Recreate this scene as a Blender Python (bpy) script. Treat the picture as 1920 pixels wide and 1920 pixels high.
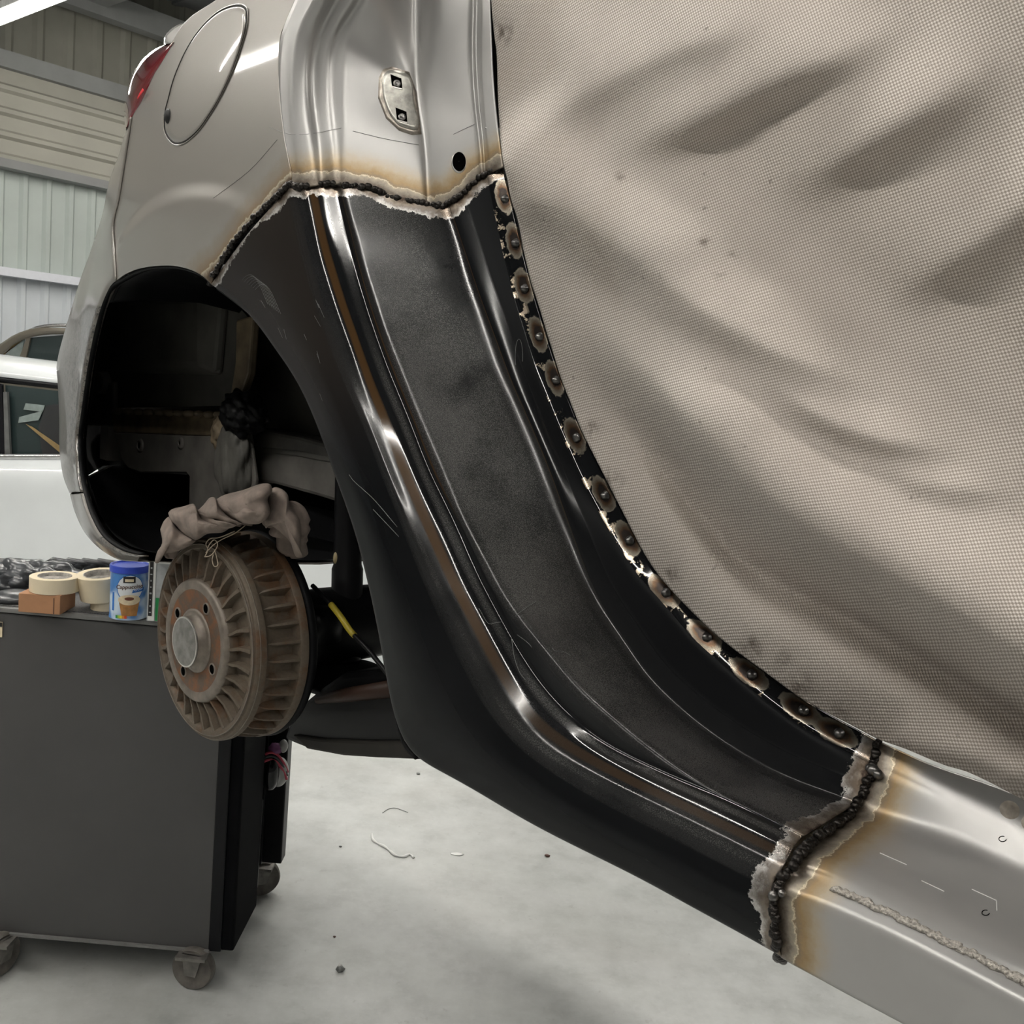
import bpy, bmesh, math, random
import numpy as np
from mathutils import Vector, Matrix
from mathutils.bvhtree import BVHTree

random.seed(4)
rng = np.random.default_rng(4)
for o in list(bpy.data.objects):
    bpy.data.objects.remove(o, do_unlink=True)
SC = bpy.context.scene
COL = SC.collection

# ------------------------------------------------------------------ camera
FPX, PITCH, ROLL, CAMH = 1850.0, math.radians(7.4), math.radians(5.0), 1.5
cam_d = bpy.data.cameras.new('camera')
cam = bpy.data.objects.new('camera', cam_d)
COL.objects.link(cam)
cam_d.sensor_width = 36.0
cam_d.lens = 36.0 * FPX / 1920.0
cam_d.clip_start = 0.02
cam.matrix_world = (Matrix.Translation((0, 0, CAMH)) @ Matrix.Rotation(math.pi / 2 - PITCH, 4, 'X')
                    @ Matrix.Rotation(ROLL, 4, 'Z'))
SC.camera = cam

# ------------------------------------------------------------------ world, exposure
w = bpy.data.worlds.new('world')
SC.world = w
w.use_nodes = True
w.node_tree.nodes['Background'].inputs[0].default_value = (0.80, 0.90, 1.0, 1)
w.node_tree.nodes['Background'].inputs[1].default_value = 0.05
SC.view_settings.view_transform = 'Standard'
SC.view_settings.look = 'None'
SC.view_settings.exposure = 0.0
SC.view_settings.gamma = 1.0
SC.view_settings.use_curve_mapping = False
LAMP_POWER = 106.0

# ------------------------------------------------------------------ geometry of the place
C = np.array([0, 0, CAMH])
_f = np.array([0, math.cos(PITCH), -math.sin(PITCH)])
_r = np.array([1.0, 0, 0])
_u = np.cross(_r, _f)
CX = math.cos(ROLL) * _r + math.sin(ROLL) * _u
CY = -math.sin(ROLL) * _r + math.cos(ROLL) * _u
TH = math.radians(44)
NV = np.array([-math.sin(TH), -math.cos(TH), 0])   # outward from the car's side
UV = np.array([math.cos(TH), -math.sin(TH), 0])    # along the car towards its front
ZV = np.array([0, 0, 1.0])
P0 = -NV * 0.62
E1 = np.array([math.sin(math.radians(-50)), math.cos(math.radians(-50)), 0])   # to the back wall
E2 = np.array([E1[1], -E1[0], 0])


def ray(x, y):
    return CX * ((x - 960) / FPX) + CY * ((960 - y) / FPX) + _f


def plane(x, y, p, n):
    d = ray(x, y)
    return C + d * (np.dot(p - C, n) / np.dot(d, n))


def car(s, o, h):
    return P0 + UV * s + NV * o + ZV * h


def soh(p):
    q = np.asarray(p) - P0
    return np.dot(q, UV), np.dot(q, NV), q[2]


def at_o(x, y, o):
    return plane(x, y, P0 + NV * o, NV)


def at_h(x, y, h):
    return plane(x, y, np.array([0, 0, h]), ZV)


def at_y(x, y, Y):
    return plane(x, y, np.array([0, Y, 0.0]), np.array([0, 1.0, 0]))


def at_wall(x, y, D):
    return plane(x, y, E1 * D, E1)


def sstep(a, b, x):
    t = np.clip((x - a) / (b - a), 0, 1)
    return t * t * (3 - 2 * t)


AS, AH = -1.22, 1.25


def o_body(s, h):
    o = -0.30 * min(max(0.0, -1.25 - s), .45) ** 2 - 0.12 * max(0.0, h - 1.6) ** 2
    r = math.hypot(s - AS, h - AH)
    fade = float(sstep(-1.00, -1.22, s))
    o += 0.0035 * float(1 - sstep(0.442, 0.470, r)) * (0.15 + 0.85 * fade)
    return o


def at_body(x, y, lift=0.0):
    o = 0.0
    for _ in range(26):
        p = at_o(x, y, o)
        s, _o, h = soh(p)
        o = 0.6 * o + 0.4 * (o_body(s, h) + lift)
    return at_o(x, y, o)


# ------------------------------------------------------------------ curves and meshes
def catmull(pts, n, closed=False):
    P = np.array(pts, float)
    if len(P) == 2:
        t = np.linspace(0, 1, n)[:, None]
        return P[0] * (1 - t) + P[1] * t
    if closed:
        Q = np.vstack([P[-1], P, P[0], P[1]])
    else:
        Q = np.vstack([2 * P[0] - P[1], P, 2 * P[-1] - P[-2]])
    out = []
    for i in range(1, len(Q) - 2):
        p0, p1, p2, p3 = Q[i - 1], Q[i], Q[i + 1], Q[i + 2]
        a = max(np.linalg.norm(p1 - p0), 1e-6) ** .5
        b = max(np.linalg.norm(p2 - p1), 1e-6) ** .5
        c = max(np.linalg.norm(p3 - p2), 1e-6) ** .5
        m1 = (p2 - p1) + b * ((p1 - p0) / a - (p2 - p0) / (a + b))
        m2 = (p2 - p1) + b * ((p3 - p2) / c - (p3 - p1) / (b + c))
        for t in np.linspace(0, 1, 24, endpoint=False):
            t2, t3 = t * t, t * t * t
            out.append((2 * t3 - 3 * t2 + 1) * p1 + (t3 - 2 * t2 + t) * m1 + (-2 * t3 + 3 * t2) * p2 + (t3 - t2) * m2)
    out.append(Q[-2])
    return resample(np.array(out), n)


def resample(P, n):
    d = np.concatenate([[0], np.cumsum(np.linalg.norm(np.diff(P, axis=0), axis=1))])
    t = np.linspace(0, d[-1], n)
    return np.stack([np.interp(t, d, P[:, k]) for k in range(P.shape[1])], 1)


def rail(pts, n, o0, o1=None):
    """a line of the bodywork: its course seen in the photograph, lying o metres outside the sill plane"""
    px = catmull(pts, 400)
    if o0 is None:
        P = np.array([at_body(*p) for p in px])
    else:
        o1 = o0 if o1 is None else o1
        oo = np.linspace(o0, o1, len(px))
        P = np.array([at_o(p[0], p[1], q) for p, q in zip(px, oo)])
    return resample(P, n)


def smooth_rail(P, k):
    Q = P.copy()
    for _ in range(k * k):
        Q[1:-1] = .25 * Q[:-2] + .5 * Q[1:-1] + .25 * Q[2:]
    return Q


def align(rails, master, sm=9):
    """re-space the rails so that equal stations lie straight across the strip"""
    n = len(rails[0])
    rails = [smooth_rail(P, sm) for P in rails]
    flat = [np.stack([(P - P0) @ UV, P[:, 2]], 1) for P in rails]
    Mm = flat[master]
    T = np.gradient(Mm, axis=0)
    for _ in range(600):
        T[1:-1] = .25 * T[:-2] + .5 * T[1:-1] + .25 * T[2:]
    T /= np.linalg.norm(T, axis=1, keepdims=True)
    out = []
    for P, Fq in zip(rails, flat):
        e0, e1 = Fq[0] - Fq[6], Fq[-1] - Fq[-7]
        X = np.vstack([Fq[0] + e0 * 20, Fq, Fq[-1] + e1 * 20])
        d = np.concatenate([[0], np.cumsum(np.linalg.norm(np.diff(X, axis=0), axis=1))])
        d = d - d[1]
        par = []
        for i in range(n):
            g = (X - Mm[i]) @ T[i]
            near = np.linalg.norm(X - Mm[i], axis=1)
            c = np.where((g[:-1] <= 0) & (g[1:] > 0))[0]
            if len(c) == 0:
                par.append(np.nan); continue
            j = c[np.argmin(near[c])]
            t = -g[j] / (g[j + 1] - g[j])
            par.append(d[j] + t * (d[j + 1] - d[j]))
        par = np.array(par)
        ok = ~np.isnan(par)
        par = np.interp(np.arange(n), np.where(ok)[0], par[ok])
        par = np.maximum.accumulate(par)
        par = (par - par[0]) / (par[-1] - par[0])
        par = .9 * par + .1 * np.linspace(0, 1, n)
        for _ in range(120):
            par[1:-1] = .25 * par[:-2] + .5 * par[1:-1] + .25 * par[2:]
        L_ = np.concatenate([[0], np.cumsum(np.linalg.norm(np.diff(P, axis=0), axis=1))])
        L_ /= L_[-1]
        out.append(np.stack([np.interp(par, L_, P[:, k]) for k in range(3)], 1))
    return out


def section(rails, fil, sub):
    """cross-sections through the rails, each crease rounded by a radius; returns rows (R,N,3) and rail numbers (R,)"""
    k = len(rails)
    rows, par = [], []
    enter, leave = [], []
    for i in range(k):
        P = rails[i]
        if i in (0, k - 1) or fil[i] <= 0:
            enter.append(P); leave.append(P)
            continue
        a, b = rails[i - 1] - P, rails[i + 1] - P
        la = np.linalg.norm(a, axis=1, keepdims=True) + 1e-9
        lb = np.linalg.norm(b, axis=1, keepdims=True) + 1e-9
        ra = np.minimum(fil[i], .45 * la); rb = np.minimum(fil[i], .45 * lb)
        enter.append(P + a / la * ra); leave.append(P + b / lb * rb)
    for i in range(k):
        if enter[i] is leave[i]:
            rows.append(rails[i]); par.append(i)
        else:
            for t in (0, .2, .4, .6, .8, 1):
                rows.append((1 - t) ** 2 * enter[i] + 2 * t * (1 - t) * rails[i] + t * t * leave[i])
                par.append(i + (t - .5) * .02)
        if i < k - 1:
            for j in range(1, sub[i] + 1):
                t = j / (sub[i] + 1)
                rows.append(leave[i] * (1 - t) + enter[i + 1] * t); par.append(i + t)
    return np.array(rows), np.array(par)


def link(name, me, m, parent=None, smooth=True):
    o = bpy.data.objects.new(name, me)
    COL.objects.link(o)
    if m is not None:
        for q in (m if isinstance(m, (list, tuple)) else [m]):
            me.materials.append(q)
    if smooth:
        me.polygons.foreach_set('use_smooth', [True] * len(me.polygons))
    if parent is not None:
        o.parent = parent
        o.location = -abs_loc(parent)
    return o


def abs_loc(o):
    l = Vector(o.location)
    while o.parent is not None:
        o = o.parent
        l += Vector(o.location)
    return l


def grid_obj(name, G, m, parent=None, attrs=None, uv=None, thick=0.0, face_cam=True, closed_u=False):
    R, N, _ = G.shape
    idx = np.arange(R * N).reshape(R, N)
    if closed_u:
        b = np.roll(idx, -1, axis=1)
        q = np.stack([idx[:-1], b[:-1], b[1:], idx[1:]], -1).reshape(-1, 4)
    else:
        q = np.stack([idx[:-1, :-1], idx[:-1, 1:], idx[1:, 1:], idx[1:, :-1]], -1).reshape(-1, 4)
    V = G.reshape(-1, 3)
    if face_cam:
        nrm = np.cross(V[q[:, 2]] - V[q[:, 0]], V[q[:, 3]] - V[q[:, 1]])
        if np.sum(np.einsum('ij,ij->i', nrm, C - V[q[:, 0]]) > 0) < len(q) / 2:
            q = q[:, ::-1]
    me = bpy.data.meshes.new(name)
    me.from_pydata(V.tolist(), [], q.tolist())
    for k, a in (attrs or {}).items():
        at = me.attributes.new(k, 'FLOAT', 'POINT')
        at.data.foreach_set('value', np.asarray(a, np.float32).ravel())
    if uv is not None:
        l = me.uv_layers.new(name='UVMap')
        vi = np.zeros(len(me.loops), np.int32)
        me.loops.foreach_get('vertex_index', vi)
        l.data.foreach_set('uv', uv.reshape(-1, 2)[vi].astype(np.float32).ravel())
    me.update()
    o = link(name, me, m, parent)
    if thick:
        s = o.modifiers.new('thick', 'SOLIDIFY')
        s.thickness = thick
        s.offset = -1
    return o


class MB:
    """collects shapes into one mesh"""
    def __init__(s):
        s.bm = bmesh.new()

    def _new(s, verts, mtx):
        if mtx is not None:
            for v in verts:
                v.co = mtx @ v.co

    def box(s, c, size, mtx=None, bevel=0.0):
        r = bmesh.ops.create_cube(s.bm, size=1.0)
        vs = r['verts']
        for v in vs:
            v.co = Vector((v.co.x * size[0] + c[0], v.co.y * size[1] + c[1], v.co.z * size[2] + c[2]))
        if bevel:
            es = list({e for v in vs for e in v.link_edges})
            rr = bmesh.ops.bevel(s.bm, geom=es, offset=bevel, segments=2, affect='EDGES', profile=.6)
            vs = list({v for f in rr['faces'] for v in f.verts} | {v for v in vs if v.is_valid})
        s._new(vs, mtx)
        return s

    def tube(s, pts, r, seg=10, cap=True):
        P = [np.array(p, float) for p in pts]
        rad = r if isinstance(r, (list, tuple, np.ndarray)) else [r] * len(P)
        rings = []
        up = np.array([0.13, 0.21, 0.97])
        for i, p in enumerate(P):
            t = P[min(i + 1, len(P) - 1)] - P[max(i - 1, 0)]
            t = t / (np.linalg.norm(t) + 1e-9)
            a = np.cross(t, up)
            if np.linalg.norm(a) < 1e-3:
                a = np.cross(t, [1, 0, 0])
            a /= np.linalg.norm(a)
            b = np.cross(t, a)
            rings.append([s.bm.verts.new(p + rad[i] * (math.cos(k * 2 * math.pi / seg) * a + math.sin(k * 2 * math.pi / seg) * b)) for k in range(seg)])
        for i in range(len(rings) - 1):
            for k in range(seg):
                s.bm.faces.new((rings[i][k], rings[i][(k + 1) % seg], rings[i + 1][(k + 1) % seg], rings[i + 1][k]))
        if cap:
            s.bm.faces.new(rings[0][::-1]); s.bm.faces.new(rings[-1])
        return s

    def lathe(s, prof, frame, seg=48, cap=True):
        """prof: (radius, along); frame: origin, a, b, axis"""
        o, a, b, ax = [np.array(q, float) for q in frame]
        rings = []
        for r, z in prof:
            if r < 1e-6:
                rings.append([s.bm.verts.new(o + ax * z)])
            else:
                rings.append([s.bm.verts.new(o + ax * z + r * (math.cos(k * 2 * math.pi / seg) * a + math.sin(k * 2 * math.pi / seg) * b)) for k in range(seg)])
        for i in range(len(rings) - 1):
            A, B = rings[i], rings[i + 1]
            for k in range(seg):
                k2 = (k + 1) % seg
                if len(A) == 1 and len(B) == 1:
                    continue
                if len(A) == 1:
                    s.bm.faces.new((A[0], B[k2], B[k]))
                elif len(B) == 1:
                    s.bm.faces.new((A[k], A[k2], B[0]))
                else:
                    s.bm.faces.new((A[k], A[k2], B[k2], B[k]))
        return s

    def blob(s, c, size, sub=2, jitter=0.0):
        r = bmesh.ops.create_icosphere(s.bm, subdivisions=sub, radius=1.0)
        for v in r['verts']:
            j = 1 + jitter * (random.random() - .5)
            v.co = Vector((v.co.x * size[0] * j + c[0], v.co.y * size[1] * j + c[1], v.co.z * size[2] * j + c[2]))
        return s

    def prism(s, poly, depth):
        """poly: 3-D points of a flat outline; depth: vector"""
        d = np.array(depth, float)
        A = [s.bm.verts.new(np.array(p, float)) for p in poly]
        B = [s.bm.verts.new(np.array(p, float) + d) for p in poly]
        s.bm.faces.new(A); s.bm.faces.new(B[::-1])
        n = len(A)
        for i in range(n):
            s.bm.faces.new((A[i], B[i], B[(i + 1) % n], A[(i + 1) % n]))
        return s

    def build(s, name, m, parent=None, smooth=False, bevel=0.0, angle=None):
        bmesh.ops.recalc_face_normals(s.bm, faces=s.bm.faces)
        me = bpy.data.meshes.new(name)
        s.bm.to_mesh(me); s.bm.free()
        o = link(name, me, m, parent, smooth)
        if angle is not None:
            me.polygons.foreach_set('use_smooth', [True] * len(me.polygons))
            me.set_sharp_from_angle(angle=math.radians(angle))
        if bevel:
            b = o.modifiers.new('bevel', 'BEVEL')
            b.width = bevel; b.segments = 2; b.limit_method = 'ANGLE'
        return o


def empty(name, loc, label=None, cat=None, group=None):
    o = bpy.data.objects.new(name, None)
    COL.objects.link(o)
    o.location = loc
    o.empty_display_size = .05
    if label:
        tag(o, label, cat, group)
    return o


def tag(o, label, cat, group=None, kind=None):
    o['label'] = label
    o['category'] = cat
    if group:
        o['group'] = group
    if kind:
        o['kind'] = kind
    return o


def struct(o):
    o['kind'] = 'structure'
    return o


# ------------------------------------------------------------------ materials
class NT:
    def __init__(s, name):
        s.m = bpy.data.materials.new(name)
        s.m.use_nodes = True
        s.t = s.m.node_tree
        s.b = s.t.nodes['Principled BSDF']

    def put(s, sock, v):
        if isinstance(v, bpy.types.NodeSocket):
            s.t.links.new(v, sock)
        elif isinstance(v, (tuple, list)) and len(v) == 3 and sock.type == 'RGBA':
            sock.default_value = (*v, 1)
        else:
            sock.default_value = v

    def n(s, typ, out=0, **kw):
        nd = s.t.nodes.new(typ)
        ins = kw.pop('ins', {})
        for k, v in kw.items():
            setattr(nd, k, v)
        for k, v in ins.items():
            s.put(nd.inputs[k], v)
        return nd.outputs[out]

    def math(s, op, a, b=0.0, c=None, clamp=False):
        ins = {0: a, 1: b}
        if c is not None:
            ins[2] = c
        return s.n('ShaderNodeMath', operation=op, use_clamp=clamp, ins=ins)

    def mix(s, f, a, b):
        nd = s.t.nodes.new('ShaderNodeMix')
        nd.data_type = 'RGBA'
        s.put(nd.inputs[0], f); s.put(nd.inputs[6], a); s.put(nd.inputs[7], b)
        return nd.outputs[2]

    def obj(s):
        return s.n('ShaderNodeTexCoord', out=3)

    def noise(s, scale, detail=4.0, rough=.55, vec=None, dist=0.0, col=False):
        ins = {'Scale': scale, 'Detail': detail, 'Roughness': rough, 'Distortion': dist}
        ins['Vector'] = vec if vec is not None else s.obj()
        return s.n('ShaderNodeTexNoise', out=1 if col else 0, ins=ins)

    def ramp(s, f, stops, interp='LINEAR'):
        nd = s.t.nodes.new('ShaderNodeValToRGB')
        nd.color_ramp.interpolation = interp
        el = nd.color_ramp.elements
        while len(el) < len(stops):
            el.new(.5)
        for e, (p, c) in zip(el, stops):
            e.position = p
            e.color = (*c, 1) if len(c) == 3 else c
        s.put(nd.inputs[0], f)
        return nd.outputs[0]

    def step(s, x, a, b):
        return s.n('ShaderNodeMapRange', interpolation_type='SMOOTHSTEP', ins={0: x, 1: a, 2: b, 3: 0.0, 4: 1.0})

    def attr(s, name):
        return s.n('ShaderNodeAttribute', out=2, attribute_name=name)

    def bump(s, h, strength=.3, dist=.001):
        return s.n('ShaderNodeBump', ins={'Strength': strength, 'Distance': dist, 'Height': h})

    def set(s, **kw):
        names = {'color': 'Base Color', 'rough': 'Roughness', 'metal': 'Metallic', 'normal': 'Normal', 'coat': 'Coat Weight',
                 'coat_rough': 'Coat Roughness', 'spec': 'Specular IOR Level', 'emit': 'Emission Color', 'emit_s': 'Emission Strength',
                 'trans': 'Transmission Weight', 'alpha': 'Alpha', 'sheen': 'Sheen Weight', 'ior': 'IOR'}
        for k, v in kw.items():
            s.put(s.b.inputs[names[k]], v)
        return s.m


def plain(name, col, rough=.5, metal=0.0, vary=0.15, scale=30.0, coat=0.0, bump=0.0, spec=.5):
    t = NT(name)
    f = t.noise(scale, 5)
    a = tuple(c * (1 - vary) for c in col); b = tuple(min(1, c * (1 + vary)) for c in col)
    t.set(color=t.ramp(f, [(.3, a), (.7, b)]), rough=rough, metal=metal, coat=coat, spec=spec)
    if bump:
        t.set(normal=t.bump(f, bump, .002))
    return t.m


M = {}


def make_materials():
    # grey-beige car paint under clear coat, browned beside the weld
    t = NT('grey_beige_paint')
    wd = t.math('ADD', t.attr('weld'), t.math('MULTIPLY', t.math('SUBTRACT', t.noise(70, 5, .65), .5), .016))
    flake = t.noise(2500, 1)
    base = t.mix(flake, (.270, .252, .232), (.325, .305, .280))
    tint = t.ramp(t.math('DIVIDE', wd, .05), [(.0, (.02, .014, .01)), (.16, (.10, .065, .035)), (.24, (.33, .28, .21)), (.27, (.50, .44, .33)), (.30, (.22, .155, .09)), (.5, (.255, .215, .17)), (.8, (.28, .258, .23)), (1, (.30, .28, .255))])
    near = t.step(wd, .05, .03)
    t.set(color=t.mix(near, base, tint), metal=.35, rough=t.math('ADD', .34, t.math('MULTIPLY', near, .1)), coat=t.math('SUBTRACT', 1.0, t.step(wd, .03, .012)), coat_rough=.03)
    M['paint'] = t.m
    M['paint_plain'] = plain('grey_beige_paint_edge', (.30, .28, .255), .34, .35, .04, 400, coat=1.0)
    # bare steel, heat-tinted beside the weld
    t = NT('bare_steel')
    st = t.n('ShaderNodeMapping', ins={'Vector': t.obj(), 'Scale': (1, 1, .12)})
    br = t.noise(260, 4, .6, st)
    wd = t.math('ADD', t.attr('weld'), t.math('MULTIPLY', t.math('SUBTRACT', t.noise(85, 5, .7), .5), .015))
    cl = t.noise(9, 4)
    base = t.mix(cl, (.32, .315, .305), (.43, .425, .415))
    tint = t.ramp(t.math('DIVIDE', wd, .047), [(.0, (.02, .016, .013)), (.11, (.10, .08, .06)), (.2, (.23, .20, .165)), (.27, (.33, .29, .22)), (.285, (.60, .51, .37)), (.31, (.20, .15, .10)), (.40, (.29, .20, .10)), (.6, (.38, .32, .235)), (1, (.39, .375, .355))])
    t.set(color=t.mix(t.step(wd, .047, .025), base, tint), metal=.46, rough=t.math('ADD', .27, t.math('MULTIPLY', br, .16)), normal=t.bump(br, .06, .0005))
    M['steel'] = t.m
    # black primed repair panel with dust, brown-tinted ribs, ground metal at the welds
    t = NT('black_primer')
    wd = t.math('ADD', t.attr('weld'), t.math('ADD', t.math('MULTIPLY', t.math('SUBTRACT', t.noise(110, 6, .75), .5), .020), t.math('MULTIPLY', t.math('SUBTRACT', t.noise(22, 2), .46), .022)))
    ob = t.obj()
    sp = t.noise(1500, 2, .7, ob)
    cloud = t.noise(14, 5, .6, ob)
    dust = t.math('MULTIPLY', t.attr('dust'), t.math('ADD', .35, t.math('MULTIPLY', .65, t.step(cloud, .2, .6))))
    speck = t.math('MULTIPLY', dust, t.step(sp, .47, .64))
    film = t.math('MULTIPLY', dust, .36)
    dm = t.math('ADD', t.math('MULTIPLY', speck, .85), film, clamp=True)
    base = t.mix(t.attr('brown'), (.0050, .0054, .0062), (.050, .026, .009))
    base = t.mix(t.attr('worn'), base, (.020, .0165, .0145))
    base = t.mix(dm, base, (.072, .070, .067))
    sm = t.noise(90, 4, .7)
    # burnt patches round the spot welds
    sd = t.math('ADD', t.attr('spot'), t.math('MULTIPLY', t.math('SUBTRACT', t.noise(160, 4, .6), .5), .006))
    burn = t.step(sd, .0112, .0104)
    bcol = t.ramp(t.math('DIVIDE', sd, .014), [(.0, (.02, .015, .012)), (.34, (.012, .009, .008)), (.46, (.05, .027, .013)), (.6, (.085, .072, .056)), (.75, (.15, .135, .11)), (1, (.16, .145, .12))])
    # scraped bare strip along the lip
    lip = t.math('MULTIPLY', t.attr('lip'), t.step(t.noise(60, 6, .7), .54, .57))
    grind = t.step(wd, .0155, .0145)
    gn = t.step(t.noise(45, 4, .6), .42, .6)
    gcol = t.ramp(t.math('DIVIDE', wd, .016), [(.0, (.02, .017, .014)), (.2, (.07, .05, .04)), (.4, (.26, .22, .18)), (.62, (.22, .195, .175)), (.86, (.50, .48, .46)), (1, (.80, .79, .77))])
    base = t.mix(lip, base, (.36, .30, .23))
    base = t.mix(burn, base, bcol)
    gcol = t.mix(t.math('MULTIPLY', gn, .75), gcol, (.075, .055, .038))
    base = t.mix(grind, base, gcol)
    bare = t.math('MAXIMUM', t.math('MAXIMUM', grind, burn), lip)
    rough = t.math('ADD', .065, t.math('ADD', t.math('MULTIPLY', dm, .55), t.math('MULTIPLY', t.attr('worn'), .16)), clamp=True)
    rough = t.math('ADD', t.math('ADD', rough, t.math('MULTIPLY', t.attr('matt'), .34)), t.math('MULTIPLY', bare, .18))
    t.set(color=base, rough=rough, spec=t.math('MULTIPLY', .32, t.math('SUBTRACT', 1.0, t.math('MULTIPLY', t.attr('dull'), .85))), metal=t.math('MULTIPLY', bare, .75), normal=t.bump(t.math('ADD', t.math('MULTIPLY', speck, .6), t.math('MULTIPLY', sm, .08)), .08, .0006))
    M['primer'] = t.m
    M['weld'] = plain('weld_metal', (.025, .022, .020), .3, .85, .6, 400, bump=.3)
    M['nugget'] = plain('spot_weld_metal', (.16, .155, .15), .3, .9, .4, 300)
    M['dull_weld'] = plain('dull_weld_mark', (.40, .36, .31), .4, .3, .2, 200)
    M['bright'] = plain('bright_metal', (.62, .60, .57), .3, .9, .2, 90)
    M['sealer'] = plain('rough_seam', (.46, .43, .39), .5, .6, .45, 500, bump=.8)
    M['dark_gap'] = plain('dark_gap', (.006, .006, .006), .6)
    M['hole'] = plain('hole_dark', (.002, .002, .002), .9, spec=0.0)
    # wheel arch
    M['arch'] = plain('wheelhouse_underseal', (.060, .057, .050), .6, 0, .35, 12, bump=.1)
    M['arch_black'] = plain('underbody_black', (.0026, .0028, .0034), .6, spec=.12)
    M['arch_brown'] = plain('underseal_brown', (.13, .098, .06), .6, 0, .5, 25, bump=.2)
    M['arch_plate'] = plain('wheelhouse_plate', (.105, .098, .088), .55, 0, .3, 20)
    t = NT('chipped_bumper_lip')
    ch = t.math('MULTIPLY', t.step(t.noise(150, 6, .8), .52, .56), t.attr('chip'))
    dirt = t.math('MULTIPLY', t.attr('chip'), t.step(t.noise(40, 6, .75), .35, .62))
    t.set(color=t.mix(ch, t.mix(dirt, (.205, .190, .172), (.085, .072, .058)), (.012, .011, .010)), rough=.4, coat=.6, coat_rough=.08, metal=.1)
    M['bumper'] = t.m
    t = NT('red_lens')
    t.set(color=t.mix(t.noise(30), (.12, .004, .010), (.20, .008, .016)), rough=.06, coat=1.0, coat_rough=.02)
    M['red'] = t.m
    # brake drum
    t = NT('rusty_iron')
    ru = t.step(t.noise(18, 6, .7), .48, .66)
    fine = t.noise(220, 4)
    t.set(color=t.mix(ru, t.mix(fine, (.070, .054, .038), (.145, .115, .085)), t.mix(fine, (.055, .030, .015), (.14, .070, .030))), rough=.62, metal=.25, normal=t.bump(fine, .25, .001))
    M['iron'] = t.m
    t = NT('orange_rust')
    ru = t.step(t.noise(40, 6, .7), .42, .6)
    t.set(color=t.mix(ru, (.085, .060, .042), (.165, .068, .026)), rough=.7, metal=.1, normal=t.bump(t.noise(250, 4), .3, .001))
    M['rust'] = t.m
    M['rim_iron'] = plain('worn_iron', (.17, .145, .12), .5, .4, .3, 60, bump=.15)
    M['cap'] = plain('dusty_cap', (.22, .215, .20), .45, .5, .35, 70, bump=.1)
    M['rubber'] = plain('black_rubber', (.0032, .0032, .0038), .45, spec=.2)
    M['yellow'] = plain('yellow_sleeve', (.32, .25, .02), .5)
    M['rag'] = plain('brown_rag_cloth', (.205, .165, .140), .95, 0, .25, 60, bump=.3)
    M['string'] = plain('pale_thread', (.42, .35, .27), .9)
    # welding blanket: woven cloth
    t = NT('woven_blanket')
    uvn = t.n('ShaderNodeUVMap', uv_map='UVMap')
    sx = t.n('ShaderNodeSeparateXYZ', out=0, ins={0: uvn})
    sy = t.n('ShaderNodeSeparateXYZ', out=1, ins={0: uvn})
    wob = t.math('MULTIPLY', t.noise(12, 2), .004)
    k = 2 * math.pi / .0024
    a = t.math('SINE', t.math('MULTIPLY', t.math('ADD', t.math('ADD', sx, t.math('MULTIPLY', sy, .5)), wob), k))
    b = t.math('SINE', t.math('MULTIPLY', t.math('ADD', t.math('SUBTRACT', t.math('MULTIPLY', sx, .28), sy), wob), k * .92))
    wv = t.math('ADD', t.math('MULTIPLY', t.math('ADD', a, b), .25), .5)
    dirt = t.noise(7, 6, .6)
    stain = t.step(t.noise(3.2, 5, .6), .56, .72)
    spots = t.step(t.noise(70, 3, .6), .70, .76)
    scorch = t.attr('scorch')
    thread = t.mix(t.step(wv, .30, .80), (.315, .272, .236), (.66, .61, .56))
    thread = t.mix(t.math('MULTIPLY', t.step(dirt, .45, .75), .35), thread, (.30, .26, .23))
    thread = t.mix(t.math('MULTIPLY', stain, .30), thread, (.29, .225, .165))
    thread = t.mix(t.math('MULTIPLY', spots, .5), thread, (.08, .065, .055))
    thread = t.mix(t.math('MULTIPLY', scorch, t.step(t.noise(60, 5, .7), .35, .7)), thread, (.06, .042, .028))
    t.set(color=thread, rough=.8, sheen=.1, spec=.3, normal=t.bump(wv, .5, .0012))
    M['blanket'] = t.m
    # cart
    M['cart'] = plain('charcoal_steel', (.058, .057, .057), .5, 0, .06, 6)
    M['cart_black'] = plain('black_steel', (.0045, .0048, .006), .4, spec=.2)
    M['post_black'] = plain('matt_black_steel', (.004, .0042, .005), .8, spec=.05)
    M['cart_edge'] = plain('worn_edge_grey', (.16, .16, .155), .5)
    t = NT('speckled_mat')
    t.set(color=t.ramp(t.noise(260, 4, .7), [(.38, (.045, .045, .047)), (.62, (.12, .12, .118)), (.72, (.22, .22, .21))]), rough=.8)
    M['mat'] = t.m
    M['caster'] = plain('grey_caster_rubber', (.115, .105, .092), .6, 0, .35, 40)
    M['caster_metal'] = plain('dull_zinc', (.20, .19, .175), .45, .6, .4, 30)
    M['tape'] = plain('cream_masking_tape', (.74, .64, .46), .75, 0, .06, 20)
    M['tape_core'] = plain('grey_core_print', (.30, .28, .25), .7, 0, .5, 90)
    M['cardboard'] = plain('brown_cardboard', (.40, .205, .105), .8, 0, .12, 18)
    M['blue_lid'] = plain('blue_plastic', (.035, .075, .52), .3, 0, .05)
    t = NT('tin_print_blue')
    g = t.n('ShaderNodeSeparateXYZ', out=2, ins={0: t.obj()})
    t.set(color=t.mix(t.step(t.noise(16, 2), .42, .58), (.07, .24, .60), (.62, .74, .86)), rough=.3)
    M['tin'] = t.m
    M['tin_white'] = plain('tin_print_white', (.80, .83, .86), .35, 0, .04)
    M['tin_blue'] = plain('tin_print_deep_blue', (.02, .16, .55), .35)
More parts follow.
